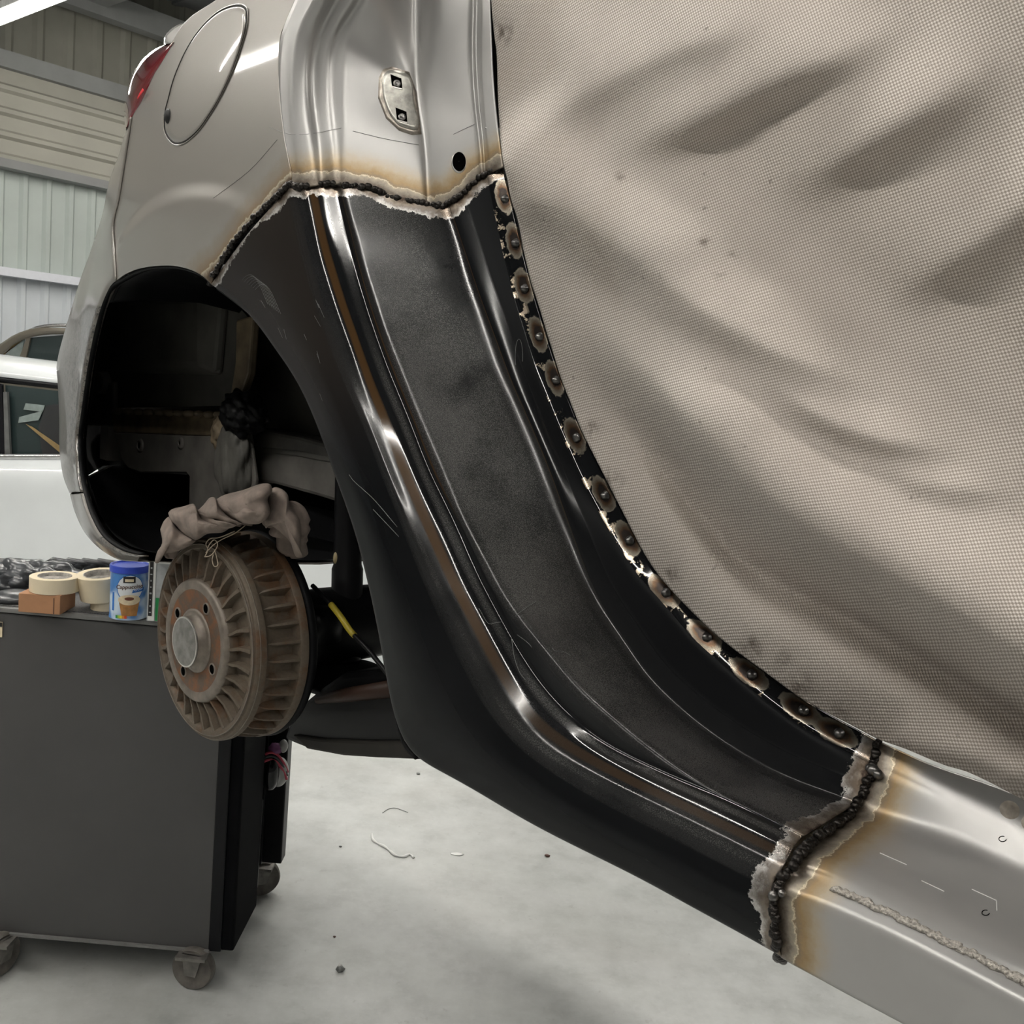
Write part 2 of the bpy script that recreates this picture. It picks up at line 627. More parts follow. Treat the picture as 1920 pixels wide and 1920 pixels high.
    M['brand_black'] = plain('print_black', (.012, .010, .010), .4)
    M['cream'] = plain('print_cream', (.78, .66, .46), .5, 0, .12, 120)
    M['coffee'] = plain('print_coffee', (.42, .20, .06), .45, 0, .3, 60)
    M['choc'] = plain('print_chocolate', (.16, .05, .025), .5)
    M['print_brown'] = plain('print_letter_brown', (.10, .045, .03), .5)
    M['white'] = plain('white_print', (.82, .82, .80), .45, 0, .03)
    M['carton'] = plain('silver_grey_carton', (.44, .46, .47), .4, 0, .3, 22)
    M['green'] = plain('print_green', (.0, .23, .055), .5, 0, .05)
    for nm, c in (('ns_green', (.02, .28, .06)), ('ns_lime', (.35, .55, .05)), ('ns_yellow', (.85, .65, .03)), ('ns_orange', (.8, .3, .03)), ('ns_red', (.7, .06, .02))):
        M[nm] = plain(nm, c, .5)
    M['bag'] = plain('black_plastic_bag', (.035, .038, .042), .28, 0, .4, 40, bump=.2)
    M['pink'] = plain('pink_cable', (.50, .05, .09), .45)
    M['mauve'] = plain('mauve_cloth', (.22, .08, .20), .7)
    M['gloss_black'] = plain('gloss_black', (.006, .006, .008), .1)
    M['grey_plastic'] = plain('grey_plastic', (.38, .38, .37), .4)
    M['strip_grey'] = plain('grey_strip_metal', (.16, .165, .16), .4, .5)
    # vehicles behind
    M['car_white'] = plain('white_car_paint', (.72, .75, .76), .3, 0, .03, 4, coat=1.0)
    M['suv_paint'] = plain('bronze_grey_paint', (.15, .135, .105), .3, .3, .05, 4, coat=1.0)
    t = NT('car_glass')
    t.set(color=t.mix(t.noise(3), (.018, .030, .030), (.03, .045, .045)), rough=.04, spec=.8)
    M['glass'] = t.m
    M['seat'] = plain('dark_seat_cloth', (.012, .013, .014), .7)
    M['headliner'] = plain('pale_interior', (.20, .24, .23), .8)
    M['wood_tan'] = plain('tan_interior', (.22, .15, .06), .6)
    M['chrome'] = plain('bright_trim', (.6, .6, .6), .2, .9)
    # room
    t = NT('polished_concrete')
    ob = t.obj()
    n1 = t.noise(1.1, 6, .6, ob, .3)
    n2 = t.noise(7, 6, .65, ob)
    n3 = t.noise(60, 3, .6, ob)
    c = t.ramp(n2, [(.28, (.39, .403, .388)), (.5, (.51, .523, .507)), (.75, (.60, .613, .597))])
    c = t.mix(t.math('MULTIPLY', t.step(n1, .45, .7), .45), c, (.39, .385, .355))
    c = t.mix(t.math('MULTIPLY', t.step(t.noise(24, 4, .7, ob), .62, .72), .35), c, (.31, .305, .295))
    c = t.mix(t.math('MULTIPLY', t.step(n3, .5, .75), .14), c, (.68, .69, .67))
    t.set(color=c, rough=t.math('ADD', .22, t.math('MULTIPLY', n2, .22)), normal=t.bump(n2, .05, .004))
    M['floor'] = t.m
    M['sheet_low'] = plain('pale_green_sheet', (.47, .52, .49), .45, 0, .05, 3)
    M['sheet_white'] = plain('white_sheet', (.66, .70, .73), .45, 0, .05, 3)
    M['sheet_beige'] = plain('beige_ribbed_sheet', (.36, .35, .30), .5, 0, .06, 3)
    M['sheet_dark'] = plain('olive_sheet', (.23, .225, .19), .55, 0, .08, 3)
    M['ceiling'] = plain('grey_roof_sheet', (.20, .205, .21), .6, 0, .1, 3)
    M['beam'] = plain('grey_steel_beam', (.24, .245, .24), .5, 0, .1, 4)
    M['trim_white'] = plain('white_ledge', (.78, .80, .86), .4, 0, .03)
    M['wall_plain'] = plain('pale_wall', (.50, .51, .49), .6, 0, .08, 1.0)
    M['wall_dim'] = plain('grey_wall', (.24, .24, .235), .6, 0, .08, 1.0)
    M['door_glass'] = plain('shutter_grey', (.3, .31, .31), .5, 0, .05, 2)
    M['housing'] = plain('white_lamp_housing', (.7, .7, .68), .4)
    t = NT('lit_tube')
    t.set(color=(.9, .9, .85), emit=(1.0, .965, .905), emit_s=LAMP_POWER)
    M['tube'] = t.m


make_materials()

# ------------------------------------------------------------------ the room
def room_pt(D, L, z):
    return E1 * D + E2 * L + ZV * z


RM = Matrix(((E2[0], E1[0], 0, 0), (E2[1], E1[1], 0, 0), (0, 0, 1, 0), (0, 0, 0, 1)))   # local x = lateral, y = towards the back wall
DB, DF, LL, LR, ZC = 9.0, -6.5, -6.0, 11.0, 4.75


def corr(name, L0, L1, z0, z1, D, m, pitch=.22, depth=.035, horiz=False):
    """profiled steel sheet on the back wall"""
    prof = []
    length = (z1 - z0) if horiz else (L1 - L0)
    n = int(length / pitch)
    for i in range(n + 1):
        for f, d in ((0, 0), (.12, depth), (.30, depth), (.42, 0)):
            q = (i + f) * pitch
            if q <= length:
                prof.append((q, d))
    prof.append((length, prof[-1][1]))
    rows = []
    for q, d in prof:
        if horiz:
            rows.append([room_pt(D - d, L0, z0 + q), room_pt(D - d, L1, z0 + q)])
        else:
            rows.append([room_pt(D - d, L0 + q, z0), room_pt(D - d, L0 + q, z1)])
    o = grid_obj(name, np.array(rows), m)
    o.data.polygons.foreach_set('use_smooth', [False] * len(o.data.polygons))
    return struct(o)


struct(MB().box(((LL + LR) / 2, (DB + DF) / 2, -.05), (LR - LL, DB - DF, .1), RM).build('floor', M['floor']))
struct(MB().box(((LL + LR) / 2, (DB + DF) / 2, ZC + .05), (LR - LL, DB - DF, .1), RM).build('ceiling', M['ceiling']))
corr('wall_back', LL, LR, 2.06, 2.93, DB, M['sheet_low'], .20, .03)
corr('wall_back_lower', LL, LR, 0.0, 2.06, DB, M['sheet_white'], .20, .03)
corr('wall_back_band', LL, LR, 2.96, 3.70, DB - .10, M['sheet_beige'], .185, .035, True)
corr('wall_back_upper', LL, LR, 3.70, ZC, DB, M['sheet_dark'], .26, .03)
b = MB()
b.box(((LL + LR) / 2, DB + .04, ZC / 2), (LR - LL, .04, ZC), RM)
struct(b.build('wall_back_core', M['wall_plain']))
struct(MB().box(((LL + LR) / 2, DF - .05, ZC / 2), (LR - LL, .1, ZC), RM).build('wall_front', M['wall_dim']))
struct(MB().box((LL - .05, (DB + DF) / 2, ZC / 2), (.1, DB - DF, ZC), RM).build('wall_left', M['wall_dim']))
struct(MB().box((LR + .05, (DB + DF) / 2, ZC / 2), (.1, DB - DF, ZC), RM).build('wall_right', M['wall_plain']))
# rails of the back wall
struct(MB().box(((LL + LR) / 2, DB - .10, 3.73), (LR - LL, .16, .06), RM).box(((LL + LR) / 2, DB - .15, 3.79), (LR - LL, .05, .09), RM).build('trim_1', M['beam']))
struct(MB().box(((LL + LR) / 2, DB - .09, 2.945), (LR - LL, .18, .07), RM).build('trim_2', M['beam']))
struct(MB().box(((LL + 4.42) / 2 + 1.9, DB - .08, 2.065), (abs(LL) + 4.42, .16, .07), RM).build('trim_3', M['trim_white']))
# roof steelwork
rb = MB()
rb.box(((LL + LR) / 2, DB - .22, 4.42), (LR - LL, .14, .20), RM)
struct(rb.build('beam', M['beam']))
for i, D in enumerate((-4, -1, 2, 5, 7.4)):
    struct(MB().box(((LL + LR) / 2, D, ZC - .08), (LR - LL, .08, .15), RM).build('purlin', M['beam']))
for L in (-3.6, 4.3, 9.0):
    struct(MB().box((L, (DB + DF) / 2, ZC - .24), (.16, DB - DF, .22), RM).build('rafter', M['beam']))
cb = MB()
for i in range(60):
    cb.box((LL + (LR - LL) * (i + .5) / 60, (DB + DF) / 2, ZC - .012), (.09, DB - DF, .024), RM)
struct(cb.build('ceiling_ribs', M['ceiling']))


# ------------------------------------------------------------------ strip lamps in rows along the hall
def lamp(D, L, z, length, label, group):
    e = empty('strip_lamp', room_pt(D, L, z), label, 'lamp', group)
    MB().box((L, D, z + .045), (.16, length, .05), RM, .006).build('lamp_housing', M['housing'], e)
    q = MB()
    q.tube([room_pt(D - length / 2 + .03, L, z), room_pt(D + length / 2 - .03, L, z)], .022, 8)
    q.build('tube', M['tube'], e, True)
    MB().box((L, D - length / 2 + .02, z), (.05, .03, .06), RM).build('end_cap', M['housing'], e)
    MB().box((L, D + length / 2 - .02, z), (.05, .03, .06), RM).build('end_cap', M['housing'], e)
    for sgn in (-1, 1):
        MB().tube([room_pt(D + sgn * length * .35, L, z + .07), room_pt(D + sgn * length * .35, L, ZC)], .004, 6).build('hanger', M['beam'], e)
    return e


LZ = 3.6
lamp(6.6, 2.93, LZ, 2.4, 'glowing strip lamp hanging near the back wall in the top left corner', None)
for L, DD in ((-1.42, (-2.3, .15, 2.6, 5.05)), (.75, (-2.6, 1.6, 4.1)), (2.93, (-.6, 1.8, 4.2)), (6.2, (2.5, 6.0))):  # rows over the car and farthest right are added, for highlights and floor brightness
    for D in DD:
        lamp(D, L, LZ, 2.2, 'white strip lamp hung from the roof over the workshop, out of view', 'strip lamps over the workshop')

# ------------------------------------------------------------------ the car under repair
CAR = empty('car', car(-.9, -.5, 0.9), 'grey beige hatchback raised for welding with a black repair panel behind the door opening', 'car')
N = 460

WELD_TOP = [(396, 533), (402, 515), (446, 446), (489, 398), (543, 347), (570, 352), (600, 345), (640, 345), (702, 355), (737, 371), (800, 385), (835, 386), (860, 369), (900, 334), (944, 313)]
WELD_SILL = [(1646, 1389), (1642, 1419), (1637, 1448), (1623, 1475), (1619, 1494), (1596, 1526), (1560, 1552), (1533, 1571), (1504, 1594), (1492, 1621), (1475, 1637), (1460, 1658), (1451, 1683), (1452, 1715), (1456, 1746), (1458, 1775), (1466, 1796)]

# --- black repair panel: lines followed along the sill and up the rear door opening
R0 = [(396, 533), (430, 558), (471, 592), (508, 643), (562, 723), (602, 818), (635, 912), (664, 992), (691, 1098), (715, 1217), (731, 1312), (747, 1379), (757, 1403), (775, 1421), (820, 1443), (877, 1474), (996, 1545), (1115, 1605), (1222, 1658), (1280, 1692), (1413, 1763), (1464, 1793)]
R1 = [(545, 348), (552, 383), (563, 442), (574, 486), (585, 528), (602, 588), (617, 627), (645, 700), (690, 800), (733, 910), (765, 992), (804, 1092), (830, 1145), (876, 1242), (913, 1312), (953, 1371), (988, 1404), (1040, 1440), (1080, 1465), (1140, 1499), (1200, 1530), (1295, 1577), (1392, 1626), (1448, 1655)]
R2 = [(571, 351), (575, 372), (585, 430), (598, 478), (610, 527), (632, 575), (654, 627), (671, 700), (708, 800), (746, 900), (783, 985), (821, 1066), (863, 1154), (897, 1217), (930, 1279), (952, 1317), (980, 1356), (1020, 1391), (1072, 1425), (1184, 1479), (1288, 1531), (1392, 1585), (1451, 1608), (1470, 1622)]
R3 = [(598, 347), (601, 372), (615, 430), (631, 483), (648, 544), (674, 627), (702, 700), (744, 800), (781, 892), (821, 985), (852, 1052), (880, 1108), (915, 1175), (947, 1233), (974, 1287), (1009, 1329), (1047, 1362), (1080, 1387), (1132, 1421), (1205, 1458), (1288, 1496), (1392, 1546), (1459, 1575), (1486, 1590)]
R4 = [(633, 346), (638, 372), (652, 430), (665, 483), (677, 533), (690, 577), (706, 627), (733, 700), (775, 800), (810, 892), (846, 960), (877, 1025), (909, 1102), (938, 1154), (963, 1200), (988, 1240), (1013, 1277), (1042, 1311), (1076, 1346), (1122, 1387), (1174, 1415), (1236, 1444), (1288, 1467), (1326, 1482), (1353, 1494), (1400, 1518), (1470, 1551), (1502, 1570)]
R5 = [(641, 345), (646, 372), (662, 430), (674, 483), (690, 533), (704, 580), (721, 627), (750, 700), (790, 800), (827, 887), (862, 965), (898, 1033), (934, 1102), (967, 1150), (999, 1189), (1040, 1239), (1085, 1293), (1132, 1332), (1184, 1377), (1236, 1417), (1288, 1452), (1330, 1478), (1354, 1491), (1400, 1513), (1474, 1546), (1510, 1565)]
R8 = [(833, 386), (843, 413), (865, 475), (890, 552), (923, 643), (950, 719), (982, 790), (1022, 883), (1052, 965), (1082, 1045), (1107, 1110), (1134, 1158), (1176, 1217), (1205, 1265), (1240, 1302), (1288, 1346), (1340, 1386), (1392, 1420), (1445, 1449), (1480, 1466), (1530, 1483), (1575, 1498), (1600, 1508)]
R9 = [(848, 376), (858, 413), (883, 482), (927, 606), (963, 697), (1000, 785), (1036, 869), (1066, 960), (1095, 1045), (1122, 1103), (1150, 1150), (1185, 1202), (1217, 1250), (1267, 1306), (1320, 1347), (1372, 1384), (1434, 1421), (1480, 1446), (1537, 1468), (1580, 1484), (1608, 1496)]
R10 = [(906, 332), (915, 372), (928, 430), (940, 492), (959, 563), (974, 617), (995, 672), (1013, 726), (1046, 821), (1077, 890), (1119, 969), (1162, 1037), (1225, 1125), (1287, 1187), (1350, 1249), (1428, 1316), (1490, 1362), (1559, 1406), (1605, 1430), (1636, 1444)]
R11 = [(918, 326), (926, 372), (938, 430), (951, 487), (967, 555), (983, 610), (1003, 665), (1021, 718), (1053, 810), (1084, 879), (1126, 958), (1169, 1027), (1232, 1115), (1294, 1178), (1357, 1240), (1435, 1306), (1497, 1352), (1566, 1397), (1610, 1418), (1640, 1428)]
R12 = [(944, 314), (950, 330), (958, 372), (970, 413), (982, 476), (995, 528), (1013, 586), (1030, 642), (1053, 715), (1066, 748), (1091, 810), (1124, 876), (1161, 949), (1222, 1062), (1275, 1125), (1350, 1197), (1428, 1256), (1506, 1312), (1600, 1362), (1647, 1389)]

rr = [rail(R0, N, -.028), rail(R0, N, None), rail(R1, N, None), rail(R2, N, -.007), rail(R3, N, -.019), rail(R4, N, -.033),
      rail(R5, N, -.034), rail(R8, N, -.108, -.120), rail(R9, N, -.1115, -.1222), rail(R10, N, -.130, -.134), rail(R11, N, -.133, -.139), rail(R12, N, -.143, -.146)]
# swell of the outer skin between its lower edge and the first crease
a_, b_ = rr[1], rr[2]
mid = a_ * .5 + b_ * .5 + NV * .006
rr = [rr[0] + 0, rr[1], mid] + rr[2:]
rr = align(rr, 9, 15)
for q in (10, 12):
    rr[q] = smooth_rail(rr[q], 22)
for q in (4, 5, 9, 10, 11, 12):
    dq = rr[q] - rr[q - 1]
    rr[q] = rr[q - 1] + smooth_rail(dq, 24 if q == 12 else 34)
fil = [0, .002, .05, .004, .003, .003, .003, .006, .010, .012, .005, .004, 0]
sub = [1, 5, 5, 2, 4, 2, 1, 12, 1, 4, 1, 5]
G, par = section(rr, fil, sub)
Rn = G.shape[0]


def weld_line(px, fo):
    return resample(np.array([at_o(x, y, fo(x, y)) for x, y in px]), 160)


def near_o(G):
    """offset of the nearest surface point seen at a pixel"""
    V = G.reshape(-1, 3)
    q = V - C
    d = q @ _f
    X = 960 + FPX * (q @ CX) / d
    Y = 960 - FPX * (q @ CY) / d
    O = (V - P0) @ NV
    return lambda x, y: O[np.argmin((X - x) ** 2 + (Y - y) ** 2)]


fo = near_o(G)
WT = weld_line(WELD_TOP, fo)
WS = weld_line(WELD_SILL, fo)


def dist_to(G, L):
    V = G.reshape(-1, 3)
    d = np.full(len(V), 9.0)
    for p in L:
        d = np.minimum(d, np.linalg.norm(V - p, axis=1))
    return d.reshape(G.shape[:2])


SPOTS = [(946, 373), (966, 456), (983, 541), (1011, 632), (1042, 713), (1080, 821), (1134, 930), (1180, 1014), (1248, 1112), (1325, 1195), (1409, 1266), (1506, 1333), (1573, 1376)]
SP = np.array([at_o(x, y, fo(x, y)) for x, y in SPOTS])
wd = np.minimum(dist_to(G, WT) * 1.0, dist_to(G, WS) * .88)
flange = (par > 10.85)[:, None]
# burnt patches stretch along the lip
V = G.reshape(-1, 3)
tang = np.gradient(rr[12], axis=0)
tang /= np.linalg.norm(tang, axis=1, keepdims=True)
sd = np.full(len(V), 9.0)
for p in SP:
    k = np.argmin(np.linalg.norm(rr[12] - p, axis=1))
    q = V - (p - tang[k] * .003)
    al = q @ tang[k]
    pe = np.linalg.norm(q - np.outer(al, tang[k]), axis=1)
    sd = np.minimum(sd, np.sqrt((al * .52) ** 2 + (pe * 1.15) ** 2))
sd = np.where(np.repeat(flange, N, 1), sd.reshape(Rn, N), 9.0)
tt = np.linspace(0, 1, N)[None, :]
pv = par[:, None]


def band(a, b, e=.06):
    return sstep(a - e, a + e, pv) * (1 - sstep(b - e, b + e, pv))


dust = (band(3, 4) * .45 + band(4.0, 5.0) * .05 + band(5.05, 5.95) * .6 + band(7, 8.0) * (1.0 - .35 * sstep(7.5, 7.95, pv))) * (.45 + .55 * sstep(.12, .35, tt))
dust = dust + band(9.05, 9.95) * .02 + band(4, 5) * sstep(.35, .6, tt) * .10
brown = band(4.1, 4.9) * (1 - .6 * sstep(.55, .75, tt)) + band(6.05, 6.95) * .9 * (1 - sstep(.42, .52, tt)) + band(8.05, 8.8) * .8 * (1 - sstep(.45, .62, tt))
worn = band(1, 3) * (1 - sstep(.16, .42, tt)) * .9 + 0 * tt
lip = band(10.9, 11.25, .08) * (sstep(.0, .02, tt)) + 0 * tt
o_panel = grid_obj('repair_panel', G, M['primer'], CAR, dict(weld=wd, dust=dust + 0 * tt, brown=brown + 0 * tt, worn=worn, spot=sd, lip=lip, matt=band(9.02, 10.9, .05) + 0 * tt, dull=band(9.02, 10.9, .05) + band(1, 2.9) * .7 + 0 * tt), thick=.0012)
o_panel['label'] = 'black primed repair panel dusty along the door opening'

# --- bare steel door opening above the weld
YR = [0, 68, 135, 203, 271]
YT = -125


def srow(top, xs, end):
    return [(top, YT)] + [(480 + x / 3.69, y) for x, y in zip(xs, YR)] + [end]


S = [
    (srow(612, (270, 172, 155, 167, 200), (544, 346)), None, None, 0),
    (srow(626, (330, 230, 205, 215, 245), (556, 350)), -.010, -.004, .004),
    (srow(652, (400, 285, 260, 262, 285), (568, 352)), -.007, -.004, .006),
    (srow(678, (480, 370, 340, 350, 385), (591, 349)), -.014, -.013, .006),
    (srow(702, (560, 440, 400, 405, 440), (606, 346)), -.031, -.021, .006),
    (srow(728, (660, 510, 475, 480, 515), (626, 346)), -.031, -.026, .008),
    (srow(742, (720, 570, 535, 540, 565), (637, 346)), -.044, -.031, .004),
    (srow(752, (770, 630, 600, 600, 603), (645, 346)), -.046, -.034, .004),
    (srow(772, (1070, 1065, 1070, 1090, 1130), (794, 385)), -.102, -.097, .012),
    (srow(800, (1160, 1120, 1110, 1135, 1170), (806, 387)), -.112, -.104, .010),
    (srow(822, (1250, 1220, 1200, 1210, 1240), (829, 387)), -.110, -.108, .012),
    (srow(878, (1480, 1475, 1480, 1500, 1530), (898, 336)), -.130, -.130, .004),
    (srow(885, (1500, 1495, 1500, 1520, 1545), (903, 332)), -.1290, -.1290, .003),
    (srow(893, (1530, 1525, 1530, 1545, 1575), (910, 329)), -.1345, -.1345, .003),
    (srow(900, (1560, 1560, 1565, 1580, 1600), (918, 325)), -.1325, -.1325, .003),
    (srow(916, (1620, 1630, 1640, 1660, 1690), (944, 313)), -.1365, -.1365, 0),
]
NS = 200
sr = [rail(p, NS, a, b) for p, a, b, f in S]
sr = align(sr, 3, 7)
for q in (2, 3, 4, 5, 6, 7, 9, 10, 12, 13, 14):
    sr[q] = sr[q - 1] + smooth_rail(sr[q] - sr[q - 1], 14)
GS, parS = section(sr, [f for *_, f in S], [1, 1, 2, 1, 2, 1, 1, 16, 2, 2, 8, 1, 1, 1, 4])
wdS = dist_to(GS, WT)
o_steel = grid_obj('door_opening_panel', GS, M['steel'], CAR, dict(weld=wdS), thick=.0012)
o_steel['label'] = 'bare silver steel ribbed panel above the weld'

# --- bare steel sill in front of the weld
L = [
    ([(1464, 1797), (1693, 1920), (1900, 2035), (2080, 2135)], -.10, 0),
    ([(1464, 1795), (1575, 1857), (1693, 1920), (1900, 2035), (2080, 2135)], -.001, .004),
    ([(1452, 1676), (1513, 1690), (1613, 1731), (1780, 1812), (1913, 1879), (2080, 1962)], 0, .010),
    ([(1476, 1642), (1563, 1674), (1680, 1725), (1780, 1775), (1920, 1849), (2080, 1935)], -.009, .003),
    ([(1480, 1634), (1555, 1655), (1680, 1710), (1780, 1758), (1920, 1831), (2080, 1913)], -.013, .002),
    ([(1490, 1621), (1533, 1630), (1680, 1696), (1780, 1744), (1920, 1812), (2080, 1890)], -.017, .004),
    ([(1500, 1603), (1545, 1614), (1680, 1673), (1780, 1720), (1920, 1788), (2080, 1866)], -.026, .008),
    ([(1604, 1520), (1640, 1533), (1780, 1582), (1920, 1647), (2080, 1724)], -.120, .010),
    ([(1634, 1448), (1660, 1452), (1780, 1508), (1880, 1555), (1920, 1576), (2080, 1655)], -.134, .006),
    ([(1642, 1422), (1660, 1431), (1780, 1485), (1880, 1531), (1920, 1550), (2080, 1625)], -.139, .006),
    ([(1647, 1389), (1747, 1433), (1847, 1467), (1920, 1495), (2080, 1562)], -.146, 0),
]
NL = 240
lr = []
for k, (p, o, f) in enumerate(L):
    q = rail(p, NL, o)
    dn = -.0016 if k > 1 else .0022
    d = q[0] - q[5]
    d /= np.linalg.norm(d)
    pre = [q[0] + d * .030 - NV * .0022 + ZV * dn, q[0] + d * .006 - NV * .0022 + ZV * dn]
    lr.append(resample(np.vstack([pre, q]), NL))
GL, parL = section(lr, [f for *_, f in L], [1, 10, 3, 1, 1, 2, 14, 5, 1, 5])
wdL = dist_to(GL, WS)
o_sill = grid_obj('sill', GL, M['steel'], CAR, dict(weld=wdL), thick=.0012)
o_sill['label'] = 'bare silver steel sill running towards the viewer'

# --- painted quarter panel
def coons(top, bot, left, right, nu, nv):
    T, B, Lf, Rt = (catmull(p, k) for p, k in ((top, nu), (bot, nu), (left, nv), (right, nv)))
    s = np.linspace(0, 1, nu)[None, :, None]
    t = np.linspace(0, 1, nv)[:, None, None]
    lin = (1 - t) * T[None] + t * B[None] + (1 - s) * Lf[:, None] + s * Rt[:, None]
    bl = (1 - s) * (1 - t) * T[0] + s * (1 - t) * T[-1] + (1 - s) * t * B[0] + s * t * B[-1]
    return lin - bl


q_top = [(560, -125), (588, -126), (612, -126)]
q_left = [(560, -125), (480, -55), (405, 0), (350, 38), (322, 78), (288, 142), (264, 193), (247, 220), (239, 270), (231, 322), (223, 372), (213, 418), (215, 465), (218, 525)]
q_right = [(612, -126), (580, -60), (553, 0), (534, 45), (526, 68), (522, 122), (525, 190), (533, 257), (544, 345), (520, 370), (489, 399), (446, 447), (402, 516), (396, 533)]
q_bot = [(218, 525), (238, 512), (262, 503), (300, 498), (330, 499), (360, 507), (380, 518), (396, 533)]
pq = coons(q_top, q_bot, q_left, q_right, 150, 190)
GQ = np.array([[at_body(*p) for p in row] for row in pq])
o_quarter = grid_obj('quarter_panel', GQ, M['paint'], CAR, dict(weld=dist_to(GQ, WT)), thick=.002)

# arch edge of the painted panel rolls inwards
arch_px = [(258, 1042), (225, 1032), (190, 1008), (166, 966), (152, 922), (145, 880), (143, 820), (150, 760), (158, 702), (165, 660), (175, 612), (188, 566), (203, 535), (222, 522), (262, 503), (300, 498), (330, 499), (360, 507), (380, 518), (396, 533)]
arch3 = resample(np.array([at_body(*p) for p in catmull(arch_px, 200)]), 160)

# --- bumper corner wrapping behind the arch
b_out = [(247, 220), (234, 252), (222, 292), (206, 335), (191, 405), (170, 470), (150, 525), (135, 575), (121, 622), (109, 668), (106, 690), (108, 716), (111, 780), (112, 850), (119, 895), (130, 924)]
b_in = [(245, 222), (237, 270), (229, 322), (221, 372), (211, 418), (213, 465), (216, 520), (203, 536), (188, 568), (175, 613), (165, 661), (158, 703), (150, 760), (143, 820), (145, 880), (152, 922)]


def skirt(out, inn, name, m, n=130, k=10, chip=True, drop=.035, wr0=1.0, wr1=1.0):
    wu = UV * (np.linspace(wr0, wr1, n)[:, None] ** 1.0)
    A, B = catmull(out, n), catmull(inn, n)
    rows, ch = [], []
    for j in range(k):
        t = j / (k - 1)
        px = A * (1 - t) + B * t
        rows.append([at_body(p[0], p[1], -drop * (1 - t) ** 2) for p in px])
        ch.append([t if i > n * .5 else 0 for i in range(n)])
    outer = np.array(rows[0])
    wrap = [outer - NV * .58 - wu * .47, outer - NV * .24 - wu * .45, outer - NV * .12 - wu * .25, outer - NV * .05 - wu * .108]
    inner = np.array(rows[-1])
    lipin = [inner - NV * .012 + UV * .002]
    G = np.array([*wrap, *rows, *lipin])
    c = np.array([[0] * n] * 4 + ch + [ch[-1]], float)
    o = grid_obj(name, G, m, CAR, dict(chip=c, weld=np.full(c.shape, 9.0)), thick=.002)
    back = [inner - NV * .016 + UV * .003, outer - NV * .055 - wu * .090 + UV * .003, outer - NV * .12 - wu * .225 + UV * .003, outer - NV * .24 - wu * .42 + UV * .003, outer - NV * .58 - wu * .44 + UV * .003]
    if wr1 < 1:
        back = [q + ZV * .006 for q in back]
    grid_obj(name + '_lining', np.array(back), M['arch_black'], CAR)  # black sheet inside the bumper: the cavity's shade put into its colour
    return o


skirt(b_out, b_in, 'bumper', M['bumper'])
l_out = [(131, 927), (141, 962), (160, 1000), (190, 1031), (225, 1050), (258, 1053)]
l_in = [(153, 925), (166, 966), (190, 1008), (225, 1033), (262, 1042)]
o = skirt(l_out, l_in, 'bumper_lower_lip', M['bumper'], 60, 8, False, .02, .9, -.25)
# bright shut line edge between bumper and quarter panel
edge = np.array([at_body(x, y, .0015) for x, y in catmull([(246, 219), (238, 270), (230, 322), (222, 372), (212, 418), (214, 465), (217, 524)], 60)])
MB().tube(edge, .0016, 8).build('shut_line_edge', M['paint_plain'], CAR, True)

# --- wheel arch: returns, inner panels, black cavity
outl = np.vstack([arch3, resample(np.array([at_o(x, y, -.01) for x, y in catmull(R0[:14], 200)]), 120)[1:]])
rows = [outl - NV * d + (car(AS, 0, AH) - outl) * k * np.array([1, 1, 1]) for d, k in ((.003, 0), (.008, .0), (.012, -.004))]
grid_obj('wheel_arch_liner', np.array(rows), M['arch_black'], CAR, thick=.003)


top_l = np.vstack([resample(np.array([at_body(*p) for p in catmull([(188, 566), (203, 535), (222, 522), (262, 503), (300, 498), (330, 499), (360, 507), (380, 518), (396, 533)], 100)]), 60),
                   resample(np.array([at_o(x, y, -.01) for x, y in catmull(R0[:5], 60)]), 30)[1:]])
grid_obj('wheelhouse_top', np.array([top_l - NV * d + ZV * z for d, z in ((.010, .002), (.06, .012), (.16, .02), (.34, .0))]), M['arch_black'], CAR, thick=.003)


def ppoly(px, o):
    return [at_o(x, y, o) for x, y in px]


def pplate(name, px, o, m, depth=.006, parent=None, bevel=0.0):
    return MB().prism(ppoly(px, o), -NV * depth).build(name, m, parent or CAR, bevel=bevel)


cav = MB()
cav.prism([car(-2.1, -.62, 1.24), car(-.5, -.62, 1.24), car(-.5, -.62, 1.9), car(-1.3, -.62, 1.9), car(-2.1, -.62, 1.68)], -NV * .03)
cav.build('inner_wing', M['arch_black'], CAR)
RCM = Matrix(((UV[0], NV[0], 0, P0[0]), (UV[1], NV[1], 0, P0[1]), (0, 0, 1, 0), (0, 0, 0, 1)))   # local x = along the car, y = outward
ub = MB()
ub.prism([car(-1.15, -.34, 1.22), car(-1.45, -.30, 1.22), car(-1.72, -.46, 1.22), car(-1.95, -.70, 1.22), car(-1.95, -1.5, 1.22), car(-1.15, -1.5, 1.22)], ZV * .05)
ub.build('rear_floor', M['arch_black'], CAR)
MB().box((.1, -.9, 1.24), (2.2, 1.3, .04), RCM).build('underbody_light_block', M['arch_black'], CAR)  # unseen underbody slab added to block light into the car
MB().box((-.45, -.86, 1.93), (1.6, 1.4, .02), RCM).build('roof_lining', M['arch_black'], CAR)  # unseen slab overhead, added to keep the wheel arch dark
MB().prism([car(-1.25, -.15, 1.67), car(-1.75, -.15, 1.67), car(-2.05, -.40, 1.67), car(-2.1, -1.5, 1.67), car(-1.25, -1.5, 1.67)], ZV * .02).build('shelf_light_block', M['arch_black'], CAR)  # unseen slab put in to stop light falling into the arch cavity
MB().box((-.6, -1.57, 1.58), (2.6, .04, .66), RCM).build('far_light_block', M['arch_black'], CAR)  # added slab closing the hidden side of the car against light
MB().box((-2.12, -.92, 1.46), (.04, 1.26, .40), RCM).build('tailgate', M['paint_plain'], CAR)  # unseen slab added to shut out light from behind the arch

